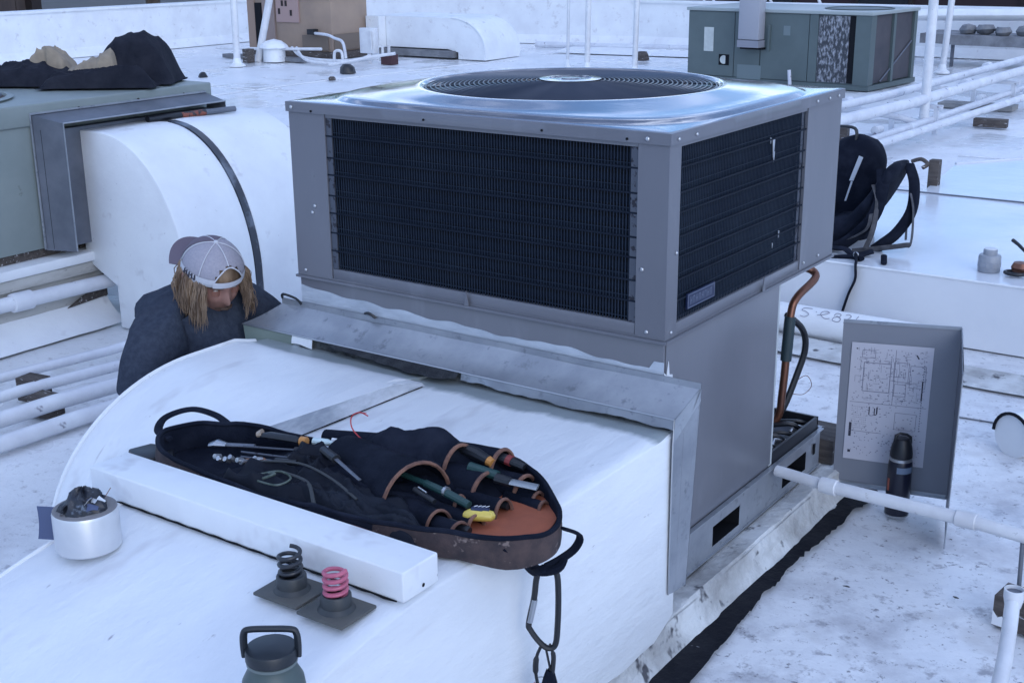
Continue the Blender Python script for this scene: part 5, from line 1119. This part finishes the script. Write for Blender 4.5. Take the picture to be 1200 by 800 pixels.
# grey duct with lumpy sacks, far right
t = thing('grey_duct', 'flat grey weathered duct at the back right edge', 'duct', (-2.9,15.5,.3))
q = MB(); q.grid(lambda u, v: (-4.3+3.3*u, 15.2+.8*v, .44-.05*u+.01*N3(u*9,v*3)), 24, 4, thick=(0,0,.13)); q.build('duct_body', greyd_m, t)
for k in range(2):
    q = MB(); q.box(-3.9+1.7*k,-3.86+1.7*k,15.3,15.34,0,.32-.03*k); q.build('leg', dgalv_m, t)
rr = random.Random(9)
for i in range(7):
    x = -3.75+.24*i; q = MB(); q.lathe([(0,-.07),(.09,-.05),(.12,0),(.09,.06),(0,.075)], (x,15.5+rr.uniform(-.1,.1),.485+.02*(i%2)-.008*i), 12)
    tag(q.build('sandbag', greyd_m, disp=lambda p: Vector((.03*N3(p.x,p.y,p.z,7),.02*N3(p.y,p.z,2,9),.02*N3(p.x,p.y,9,9)))), ['leftmost lumpy sandbag of the row on the flat grey duct','second sandbag from the left on the flat grey duct','third sandbag from the left on the flat grey duct','middle sandbag of the row on the flat grey duct','third sandbag from the right on the flat grey duct','second sandbag from the right on the flat grey duct','rightmost lumpy sandbag of the row on the flat grey duct'][i], 'sandbag', 'sandbags on the grey duct')
q = MB(); q.tube([(-4.9,16.1,.62),(-3.0,16.3,.66),(-2.6,16.35,.64)], [.16,.17,.08], 14, flat=.5); tag(q.build('coated_hump', coat_m), 'long white coated hump along the back parapet at the right', 'duct')
# ---------------------------------------------------------------- neighbouring unit at the left with its elbow ducts
XN = -3.63
NB = thing('sage_unit', 'sage green rooftop unit at the left edge with a jacket on top', 'air conditioner', (-4.3,.6,0))
q = MB(); q.box(XN-1.25, XN, -1.2, 1.86, .392, .985); q.build('cabinet', cabn_m, NB, bevel=.004)
q = MB(); q.box(XN-1.27, XN+.012, -1.22, 1.885, .945, 1.042); q.build('top_cover', cabn_m, NB, bevel=.008, seg=3)
q = MB(); q.lathe([(.40,1.043),(.41,1.052),(.38,1.056),(.375,1.044)], (-4.15,.62,0), 40); q.build('fan_ring', cabn_m, NB)
q = MB(); q.disc((-4.15,.62,1.0445), .376, (0,0,1), 40); q.build('fan_opening', mat('rusty dark fan opening', (.06,.04,.035), .8), NB, smooth=0)
q = MB()
for k in range(9):
    rr_ = .06+.037*k; q.tube([(-4.15+rr_*math.cos(a), .62+rr_*math.sin(a), 1.060-.01*rr_) for a in [2*PI*i/40 for i in range(40)]], .003, 5, closed=True)
stuff(q.build('fan_guard', guard_m, NB))
screws(NB, [(XN+.0125,y,z) for y, z in [(.9,.99),(1.08,1.0),(1.30,.985),(1.42,1.003),(1.70,1.0)]], (1,0,0), .008, darkpost_m)
q = MB(); q.box(XN-1.2,XN-.02,-1.18,1.84,.35,.3915); q.build('wood_nailer', wood_m, NB)
NC = thing('sage_unit_curb', 'old white curb with weathered trim under the sage green unit', 'curb', (-4.2,.4,0))
q = MB(); q.box(-4.95,-3.60,-1.3,1.10,.001,.30); q.build('curb_body', old_m if False else mat('weathered cream flashing', (.50,.50,.48), .6, c2=(.36,.35,.33), ns=4, speck=[((.16,.15,.14), 20, .66, .74)], bump=(10,.4,.015), stretch=(1,1,4)), NC, bevel=.004)
cf = MATS['weathered cream flashing']
q = MB(); q.box(-4.98,-3.555,-1.3,1.115,.302,.348); q.build('cap_board', coat_m, NC, bevel=.008, seg=2)
q = MB(); q.box(-3.599,-3.575,-1.3,1.108,.245,.298); q.build('trim_board', cf, NC, bevel=.004)
q = MB(); q.grid(lambda u, v: (-3.598+.13*v**1.4+.006*N3(u*20,v), -1.3+2.41*u, .105*(1-v)**1.2+.004), 60, 6); q.build('cant_strip', coat_m, NC)
q = MB(); q.prism([(-3.597,.88,.10),(-3.597,1.108,.115),(-3.597,1.108,.155),(-3.597,1.0,.150)], (.008,0,0)); q.build('bare_wood_patch', wood_m, NC)
q = MB(); q.box(-3.66,-3.602,1.101,1.112,.002,.30); q.build('corner_edge', tar_m, NC)
t = thing('gas_pipe', 'white pipe with coupling fixed along the old curb at the left edge', 'pipe', (-3.54,0,.2)); q = MB(); q.tube([(-3.54,-1.3,.225),(-3.54,.55,.207),(-3.54,1.1,.196)], .033, 14); q.build('tube', ppipe_m, t)
q = MB(); q.tube([(-3.54,.56,.207),(-3.54,.565,.207),(-3.54,.66,.205),(-3.54,.665,.205)], [.034,.043,.043,.034], 14); q.build('coupling', ppipe_m, t)
# sleeve of the neighbour
NS = thing('grey_sleeve', 'dull grey sheet metal frame where the left elbow duct meets the sage unit', 'sheet metal', (-3.55,1.2,.4))
q = MB(); q.add([(XN+.0125,.825,.995),(-3.475,.885,.962),(-3.475,.885,.385),(XN+.0125,.825,.385)], [(0,1,2,3)]); q.add([(XN+.0125,.825,.995),(XN+.0125,1.84,.995),(-3.475,1.84,.962),(-3.475,.885,.962)], [(0,1,2,3)])
q.add([(XN+.015,1.84,.995),(-3.475,1.84,.962),(-3.475,1.84,.385),(XN+.015,1.84,.385)], [(0,1,2,3)]); q.build('frame_plate', dgalv_m, NS, smooth=0)
q = MB(); q.tube([(-3.475,.885,.385),(-3.475,.885,.962),(-3.475,1.84,.962)], .004, 6); q.tube([(XN+.014,.82,.39),(XN+.014,.82,1.0),(XN+.014,1.84,1.0)], .006, 6); q.build('hem', galv_m, NS)
q = MB(); q.box(-3.615,-3.56,.93,1.82,.392,.925); q.build('duct_collar', dgalv_m, NS)
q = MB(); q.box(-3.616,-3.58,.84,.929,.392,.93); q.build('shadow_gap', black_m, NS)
def elbow(name, label, y0, y1, z0, xs=-3.615, xa=-3.43, R1=.52, R2=.68):
    t = thing(name, label, 'duct', (-3.2,(y0+y1)/2,0)); pr = [(xs,.30),(xs,z0),(xa,z0+.002)]+[(xa+R1*math.sin(a), z0-R2*(1-math.cos(a))) for a in [PI/2*k/22 for k in range(1,23)]]+[(xa+R1+.01,.0),(xa+.02,.0),(xa+.02,.2)]
    q = MB(); n = len(pr); N = 10
    for i in range(N+1):
        y = y0+(y1-y0)*i/N
        q.v += [Vector((x, y, z+(.004*N3(x,y,z,3) if 0 < i < N else 0))) for x, z in pr]
    for i in range(N):
        for k in range(n): q.f.append([i*n+k, i*n+(k+1)%n, (i+1)*n+(k+1)%n, (i+1)*n+k]); q.mi.append(0)
    q.f.append(list(range(n))); q.mi.append(0); q.f.append([N*n+k for k in reversed(range(n))]); q.mi.append(0)
    q.build('duct_body', coat_m, t, smooth=45, bevel=.006)
    return t, pr
t1, pr = elbow('elbow_duct', 'left smooth white elbow duct of the sage unit, behind the kneeling man', 1.03, 1.43, .908)
t2, pr2 = elbow('elbow_duct', 'right white elbow duct of the sage unit, close to the big grey unit', 1.475, 1.98, .912)
q = MB()
P = [(x, z) for x, z in pr[2:24]]+[(pr[24][0],.05)]
vs = []
for x, z in P: vs += [(x, 1.432, z+.006), (x, 1.473, z+.004), (x-.03, 1.473, z-.05), (x-.03, 1.432, z-.05)]
q.add(vs, [(4*i+k, 4*i+(k+1)%4, 4*i+4+(k+1)%4, 4*i+4+k) for i in range(len(P)-1) for k in range(4)])
q.build('joint_strap', bandm_m, t1)
# tool lying on top of the neighbour's sleeve
t = thing('caulk_gun', 'black and orange caulking gun lying on top of the left elbow duct', 'caulking gun', (-3.42,1.5,.93), None)
q = MB(); q.tube([(-3.49,1.36,.925),(-3.455,1.53,.928)], .022, 10, flat=.7); q.build('barrel', rubber_m, t)
q = MB(); q.tube([(-3.455,1.535,.925),(-3.43,1.66,.928)], .019, 10, flat=.8); q.build('carriage', mat('dusty orange plastic', (.20,.055,.035), .5, c2=(.02,.02,.025), ns=40, lo=.48, hi=.55), t)
q = MB(); q.tube([(-3.43,1.665,.928),(-3.40,1.83,.93)], .014, 10); q.build('tube_tip', dgalv_m, t)

# left pipe run on the roof with wood blocks
for i, (x0, x1, z, r_, l) in enumerate([(-3.05,-2.97,.075,.021,'farthest of the four low white pipes at the left edge'),(-2.84,-2.76,.075,.023,'second of the four low white pipes at the left edge, counted from the curb'),(-2.63,-2.56,.070,.031,'third and thickest of the four low white pipes at the left edge'),(-2.50,-2.44,.033,.031,'nearest of the four low white pipes at the left edge, lying on the roof')]):
    t = pipe('roof_pipe', [(x0-.12,-3.0,z),(x0,.10,z),(x1,.62,z),(x1+.03,2.6,z)], r_, l, group='low white pipes at the left edge')
for x, y, l in [(-2.885,.19,'dark wood block under the far low pipes at the left edge'),(-2.70,.11,'weathered wood block between the middle low pipes at the left edge')]:
    q = MB(); M = Matrix.Translation((x,y,0)) @ Matrix.Rotation(.15,4,'Z'); q.box(-.055,.055,-.04,.04,.003,.098 if x < -2.8 else .085,M); tag(q.build('wood_block', wood_m, bevel=.004), l, 'wood block', 'wood blocks under the left pipes')

# jacket on the neighbour
J = thing('jacket', 'charcoal jacket with khaki lining heaped on top of the sage green unit', 'jacket', (-4.1,1.5,1.045))
J0 = Vector((-4.62,1.10,1.045)); J1 = Vector((-3.72,1.72,1.045)); jd = (J1-J0); jl = jd.length; jd.normalize(); jn = Vector((-jd.y, jd.x, 0))
def jk(name, m__, a0, a1, w0, w1, hf, nu=90, nv=44, off=0, fold=1.0, s=0):
    def f(u, v):
        a = a0+(a1-a0)*u; wv = (v-.5)*(w0+(w1-w0)*u); e = min(1, 4.5*min(v,1-v))*min(1, 5*min(u,1-u)); e = math.sin(e*PI/2)
        ed = .02*N3(u*6,v*2,s+1)
        p = J0 + jd*(a*jl+ed) + jn*(wv+off+ed)
        h = hf(u, v)*e + fold*e*(.014*N3(u*4+s,v*2.5,s)+.022*(1-abs(N3(u*5+v*2,v*2.2-u,s+2)))**5-.008+.004*N3(u*13,v*8,s))
        return (p.x, p.y, 1.046+max(.004, h)+.004)
    q = MB(); q.grid(f, nu, nv, thick=(0,0,.003)); return q.build(name, m__, J, smooth=180)
jk('sleeve_cloth', jacket_m, -.12, .30, .14, .20, lambda u, v: .05+.01*u, s=1)
jk('body_cloth', jacket_m, .06, .62, .20, .40, lambda u, v: .05+.045*math.sin(PI*u), s=4)
jk('collar_point', jacket_m, .0, .22, .06, .12, lambda u, v: .09+.02*(1-u), s=9, off=.05)
jk('lining_fold', khaki_m, .30, .56, .16, .22, lambda u, v: .145*math.sin(PI*min(1,u*1.1))**.6+.02, s=6, off=.10)
jk('hood', jacket_m, .66, 1.02, .36, .34, lambda u, v: .245*math.sin(PI*min(1,.04+.92*u))**.45*math.sin(PI*min(1,max(0,v)))**.35, s=7, fold=.55, off=.06)
jk('lining_face', khaki_m, .52, .80, .22, .20, lambda u, v: .20*(.25+.75*u)*math.sin(PI*v)**.5, s=12, fold=.8, off=-.06)
jk('front_fold', jacket_m, .46, .98, .14, .12, lambda u, v: .055+.05*u, s=15, fold=.8, off=-.20)

# ---------------------------------------------------------------- kneeling man
MN = thing('person', 'kneeling man in a dark heather shirt and backwards grey cap, leaning into the duct opening', 'person', (-1.75,-.1,0))
def skin_mesh(name, verts, edges, radii, m__, parent, root=0, sub=2, disp=None):
    me = bpy.data.meshes.new(name); me.from_pydata([Vector(v) for v in verts], edges, [])
    o = bpy.data.objects.new(name, me); COL.objects.link(o)
    sk = o.modifiers.new('s', 'SKIN'); sb = o.modifiers.new('b', 'SUBSURF'); sb.levels = sub; sb.render_levels = sub
    sv = me.skin_vertices[0].data
    for i, r_ in enumerate(radii): sv[i].radius = r_ if isinstance(r_, tuple) else (r_, r_)
    sv[root].use_root = True
    dg = bpy.context.evaluated_depsgraph_get(); dg.update(); me2 = bpy.data.meshes.new_from_object(o.evaluated_get(dg))
    bpy.data.objects.remove(o); org = ORG[parent.name]
    for v in me2.vertices:
        if disp: v.co += disp(v.co)
        v.co -= org
    me2.materials.clear(); me2.materials.append(m__); me2.polygons.foreach_set('use_smooth', [True]*len(me2.polygons))
    o2 = bpy.data.objects.new(name, me2); COL.objects.link(o2); o2.parent = parent; ORG[o2.name] = org.copy(); return o2
HC = Vector((-1.455,-.115,.775))       # head centre
g_ = Vector((.80,-.20,-.46)).normalized(); uu = (Vector((0,0,1))-g_*g_.z).normalized()
tilt = Matrix.Rotation(math.radians(4), 3, g_); uu = tilt @ uu
sx_ = g_.cross(uu).normalized()         # toward the man's right
HM = Matrix((sx_, g_, uu)).transposed() # local x right, y forward, z up
def hp3(x, y, z): return HC + HM @ Vector((x, y, z))
# body: one continuous surface (pelvis root)
V = [(-1.84,.06,.40),(-1.77,.02,.49),(-1.69,-.03,.565),(-1.60,-.07,.625),(-1.54,-.09,.655),(-1.50,-.105,.685),
     (-1.57,-.22,.62),(-1.52,-.315,.575),(-1.55,-.36,.45),(-1.46,-.35,.42),(-1.36,-.24,.47),(-1.27,-.155,.50),
     (-1.54,.02,.645),(-1.47,.085,.60),(-1.41,.14,.50),(-1.37,.17,.43),(-1.32,.08,.48),(-1.27,-.02,.51),
     (-1.82,-.07,.36),(-1.68,-.13,.20),(-1.56,-.15,.075),(-1.74,-.12,.06),(-1.92,-.10,.06),(-1.98,-.10,.05),
     (-1.84,.15,.36),(-1.70,.16,.20),(-1.56,.15,.075),(-1.74,.14,.06),(-1.92,.14,.06),(-1.98,.14,.05)]
E_ = [(0,1),(1,2),(2,3),(3,4),(4,5),(3,6),(6,7),(7,8),(8,9),(9,10),(10,11),(3,12),(12,13),(13,14),(14,15),(15,16),(16,17),(0,18),(18,19),(19,20),(20,21),(21,22),(22,23),(0,24),(24,25),(25,26),(26,27),(27,28),(28,29)]
Rr = [(.12,.10),(.11,.10),(.115,.10),(.095,.085),(.062,.062),(.052,.052),(.09,.085),(.066,.066),(.055,.055),(.047,.047),(.038,.038),(.028,.028),(.09,.085),(.066,.066),(.055,.055),(.045,.045),(.037,.037),(.027,.027),
      (.105,.105),(.082,.082),(.062,.062),(.055,.055),(.045,.045),(.035,.035),(.105,.105),(.082,.082),(.062,.062),(.055,.055),(.045,.045),(.035,.035)]
body = skin_mesh('body', V, E_, Rr, skin_m, MN, disp=lambda p: Vector((0,0,0)))
# trousers and shirt: garments following the body, slightly larger
skin_mesh('trousers', [V[0],V[18],V[19],V[20],V[21],(-1.90,-.10,.06),V[24],V[25],V[26],V[27],(-1.90,.14,.06),(-1.80,.04,.45)], [(0,1),(1,2),(2,3),(3,4),(4,5),(0,6),(6,7),(7,8),(8,9),(9,10),(0,11)], [(.165,.135),(.118,.118),(.095,.095),(.075,.075),(.068,.068),(.06,.06),(.118,.118),(.095,.095),(.075,.075),(.068,.068),(.06,.06),(.165,.13)], mat('dark work trousers', (.03,.032,.04), .9), MN,
          disp=lambda p: Vector((.008*N3(p.x,p.y,p.z,9),.008*N3(p.y,p.z,p.x,9),0)))
def wr(p):
    k = N3(p.x*1.0+p.z*.6, p.y*.8, p.z, 8); k2 = N3(p.x*.7, p.y*2, p.z*1.2, 17)
    k3 = (1-abs(N3(p.x*1.2-p.y*.5, p.z*.9+p.y*.3, p.y*.4, 9)))**4
    return Vector((.3,-.4,.7))*(.018*k+.007*k2+.026*k3-.008)
sv_ = [(-1.90,.08,.36),V[1],V[2],V[3],(-1.54,-.09,.65),V[6],V[7],(-1.55,-.355,.48),(-1.545,-.362,.44),V[12],V[13],(-1.42,.13,.53),(-1.41,.14,.49),(-1.50,-.10,.58),(-1.43,-.06,.47)]
skin_mesh('shirt', sv_, [(0,1),(1,2),(2,3),(3,4),(3,5),(5,6),(6,7),(7,8),(3,9),(9,10),(10,11),(11,12),(3,13),(13,14)], [(.165,.14),(.165,.14),(.175,.14),(.16,.13),(.085,.08),(.105,.10),(.078,.078),(.066,.066),(.060,.060),(.115,.11),(.088,.088),(.070,.070),(.062,.062),(.13,.12),(.12,.11)], shirt_m, MN, sub=3, disp=wr)
# hands: palm and five separate fingers gripping the duct opening edge
def hand(wp, fd, nrm, side):
    fd = Vector(fd).normalized(); nrm = Vector(nrm).normalized(); sd_ = fd.cross(nrm).normalized()*side; wp = Vector(wp)
    vs = [wp, wp+fd*.045, wp+fd*.085]; es = [(0,1),(1,2)]; rs = [(.026,.018),(.036,.017),(.038,.015)]
    for k, (o_, L) in enumerate([(-.030,.068),(-.010,.078),(.011,.072),(.030,.056)]):
        b = len(vs); p = wp+fd*.090+sd_*o_
        vs += [p, p+fd*L*.42-nrm*.006, p+fd*L*.72-nrm*.020, p+fd*L*.88-nrm*.036]; es += [(2,b),(b,b+1),(b+1,b+2),(b+2,b+3)]; rs += [(.0095,.0095),(.0088,.0088),(.008,.008),(.007,.007)]
    b = len(vs); p = wp+fd*.030-sd_*.030
    vs += [p, p+fd*.028-sd_*.022-nrm*.006, p+fd*.055-sd_*.028-nrm*.014]; es += [(1,b),(b,b+1),(b+1,b+2)]; rs += [(.013,.013),(.0105,.0105),(.008,.008)]
    return skin_mesh('hand', vs, es, rs, skin_m, MN)
hand(V[11], (.7,.35,.1), (0,-.2,1), 1); hand(V[17], (.7,-.2,.1), (0,.2,1), -1)
# head
q = MB()
def head(u, v):
    th = 2*PI*u; ph = PI*v
    x = math.sin(ph)*math.sin(th); y = math.sin(ph)*math.cos(th); z = math.cos(ph)
    X, Y, Z = x*.076, y*.094, z*.112
    if z < 0:
        k = -z; X *= 1-.42*k**1.6; Y = Y*(1-.20*k) + (.018*k if y > 0 else .03*k)
    if y > 0:
        f = y*math.exp(-(x/.22)**2)
        nz_ = math.exp(-((Z+.020)/.020)**2); nb = math.exp(-((Z-.002)/.022)**2)
        Y += f*(.021*nz_+.009*nb)*math.exp(-(x/.16)**2)*1.0
        Y -= y*.012*math.exp(-((abs(x)-.36)/.16)**2)*math.exp(-((Z-.010)/.015)**2)      # sockets
        Y += y*.006*math.exp(-((Z-.032)/.012)**2)*math.exp(-(x/.6)**2)                   # brow
        Y += y*.007*math.exp(-((Z+.052)/.008)**2)*math.exp(-(x/.25)**2)                  # upper lip
        Y += y*.007*math.exp(-((Z+.066)/.007)**2)*math.exp(-(x/.22)**2)
        Y -= y*.004*math.exp(-((Z+.059)/.0035)**2)*math.exp(-(x/.28)**2)
        Y += y*.012*math.exp(-((Z+.092)/.016)**2)*math.exp(-(x/.35)**2)                  # chin
        Y += y*.005*math.exp(-((abs(x)-.5)/.2)**2)*math.exp(-((Z+.02)/.02)**2)           # cheek
    return hp3(X, Y, Z)
q.grid(head, 72, 64); hd = q.build('head', skin_m, MN, smooth=180)
for s_ in (-1, 1):
    q = MB(); q.tube([hp3(s_*.014,.094,.033), hp3(s_*.030,.093,.037), hp3(s_*.050,.078,.030)], [.003,.0045,.002], 6, flat=.8)
    q.build('eyebrow', mat('brown brow', (.06,.035,.025), .8), hd)
for s_ in (-1, 1):
    q = MB(); q.lathe([(0,-.011),(.008,-.008),(.0112,0),(.008,.008),(0,.011)], hp3(s_*.029,.0745,.009), 12); ey = q.build('eye', mat('eye white', (.5,.48,.46), .3), hd)
    q = MB(); q.grid(lambda u, v: hp3(s_*.029+.015*(u-.5)*2*1.0, .0825+.007*math.sin(PI*u)-.002*(1-v), .0100+.010*(1-2*v)), 8, 4); q.build('eyelid', mat('eyelid skin', (.24,.11,.08), .6), hd)
q = MB(); q.tube([hp3(-.028,.084,-.052), hp3(-.014,.099,-.044), hp3(0,.105,-.043), hp3(.014,.099,-.044), hp3(.028,.084,-.052)], [.002,.0055,.0055,.0055,.002], 8, flat=.9); q.build('moustache', MATS['brown brow'], hd)
for s_ in (-1, 1):
    q = MB(); q.tube([hp3(s_*.074,-.005,.020), hp3(s_*.084,-.014,.022), hp3(s_*.083,-.018,.0), hp3(s_*.076,-.006,-.022)], [.006,.009,.008,.005], 8); q.build('ear', skin_m, hd)
# hair: long wavy locks falling from under the cap
rr = random.Random(21)
q = MB()
for k in range(1500):
    th = rr.uniform(.80, 2*PI-.80)             # angle from the face, leaving the face open
    if rr.random() < .30: th = rr.choice([rr.uniform(.75,1.5), rr.uniform(2*PI-1.5, 2*PI-.75)])
    z0 = rr.uniform(-.01,.045); c, s_ = math.cos(th), math.sin(th); cl = round(th*4.5)*1.7
    p = hp3(.077*s_*1.02, .092*c*.98, z0); o_ = (HM @ Vector((s_, c, 0))).normalized()
    L = rr.uniform(.055,.118)*(1+.15*math.sin(cl)); P = [p]; d = (o_*.6+Vector((0,0,-.35))).normalized(); w0 = cl+rr.uniform(-.5,.5)
    n = 9
    for i in range(n):
        d = (d*.70+Vector((0,0,-1))*.40+o_*(.13 if i < 4 else -.03)+Vector((math.sin(w0+i*1.2),math.cos(w0*1.3+i*1.1),0))*.32+Vector((rr.gauss(0,1),rr.gauss(0,1),0))*.05).normalized(); P.append(P[-1]+d*L/n)
    r0 = rr.uniform(.0010,.0024); q.tube(P, [r0*(1-.8*(i/n)**1.6) for i in range(n+1)], 5)
stuff(q.build('hair', hair_m, MN))
q = MB(); q.grid(lambda u, v: hp3(.080*math.sin(.95+(2*PI-1.9)*u)*(1-.05*v), .094*math.cos(.95+(2*PI-1.9)*u), .05-.10*v), 30, 6); q.build('hair_base', hair_m, MN)
q = MB(); q.grid(lambda u, v: hp3(.079*math.cos(v*PI/2)*math.sin(2*PI*u), .093*math.cos(v*PI/2)*math.cos(2*PI*u)-.002, .024+.088*math.sin(v*PI/2)), 30, 8); q.build('hair_base', hair_m, MN)
# cap worn backwards: crown, band, opening with strap over the forehead, brim at the back
CPP = thing('cap', 'light grey mesh cap worn backwards with a mauve brim on the kneeling man', 'cap', tuple(HC))
def capf(th, t, o_=0):   # th from face direction, t 0 at the band to 1 at the button
    a = t*PI/2; rx, ry, rz = .0865+o_, .106+o_, .100+o_
    tlt = .022*math.cos(th)      # band sits higher over the forehead
    return hp3(rx*math.cos(a)*math.sin(th), ry*math.cos(a)*math.cos(th)-.004, .026+tlt*(1-t)+rz*(math.sin(a) if a < 0 else math.sin(a)**.92))
q = MB(); NT = 48; NV = 14; vs = []; fs = []; fb = []
for j in range(NV+1):
    for i in range(NT): 
        th = 2*PI*i/NT; crease = -.0016*max(0,1-abs(((th*6/(2*PI)+.5) % 1)-.5)*14); vs.append(capf(th, j/NV, crease))
for j in range(NV):
    for i in range(NT):
        th = 2*PI*(i+.5)/NT; th = th if th < PI else th-2*PI; t = (j+.5)/NV
        if (th/.50)**2+((t-.13)/.27)**2 < 1 and t > .10 or (abs(th) < .50 and t < .10): continue
        (fb if abs(th) > 2.25 else fs).append((j*NT+i, j*NT+(i+1)%NT, (j+1)*NT+(i+1)%NT, (j+1)*NT+i))
q.add(vs, fs); q.build('crown', capm_m, CPP, smooth=60)
q = MB(); q.add([p+(p-HC)*.012 for p in vs], fb); q.build('front_panel', brim_m, CPP, smooth=60)
q = MB(); q.grid(lambda u, v: capf(.50+(2*PI-1.0)*u, -.03+.16*v, .0018), 50, 3, thick=(0,0,0)); q.build('band', capl_m, CPP)
q = MB(); q.grid(lambda u, v: capf(-.56+1.12*u, -.05+.13*v, .0025), 14, 3); q.build('strap', capl_m, CPP)
q = MB(); q.tube([capf(-.52+1.04*k/14, .10+.29*math.sin(PI*k/14)**.8, .001) for k in range(15)], .0022, 6); q.build('opening_trim', capl_m, CPP)
q = MB()
for k in range(6):
    th = 2*PI*k/6+PI/6 if False else 2*PI*k/6
    if k == 0: t0 = .42
    else: t0 = .14
    q.tube([capf(th, t0+(1-t0)*i/10, .0006) for i in range(11)], .0016, 5)
q.build('panel_seams', capl_m, CPP)
q = MB(); q.lathe([(0,.0),(.007,.0),(.006,.004),(0,.006)], capf(0,1), 10, M=HM); q.build('button', capl_m, CPP)
q = MB()
def brim(u, v):
    a = (u-.5)*2*1.05; c, s_ = math.cos(PI+a), math.sin(PI+a); r_ = 1+.0*v
    ox = .0865*s_*1.01; oy = .106*c*1.01-.004; L = .068*v*math.cos(a*.98)**.5
    return hp3(ox*(1+.12*v), oy-L, .016-.012*v-.018*(abs(a)/1.05)**2*v)
q.grid(brim, 24, 10, thick=tuple(uu*.003)); q.build('brim', brim_m, CPP)
q = MB()
for k in range(5):
    th0 = PI/2+.12-.10*k if False else 0
t_ = []
for k in range(5):
    th = 2*PI-(1.15+.11*k) if sx_.dot(Vector((1.4,-2.6,1.7))-HC) < 0 else (1.15+.11*k)
    q.tube([capf(th, .03, .0035), capf(th+.02, .13, .0035)], .0022, 5); q.tube([capf(th, .03+.05*(k%2), .0035), capf(th+.07, .05+.05*(k%2), .0035)], .0018, 5)
q.build('side_lettering', inkd_m, CPP)
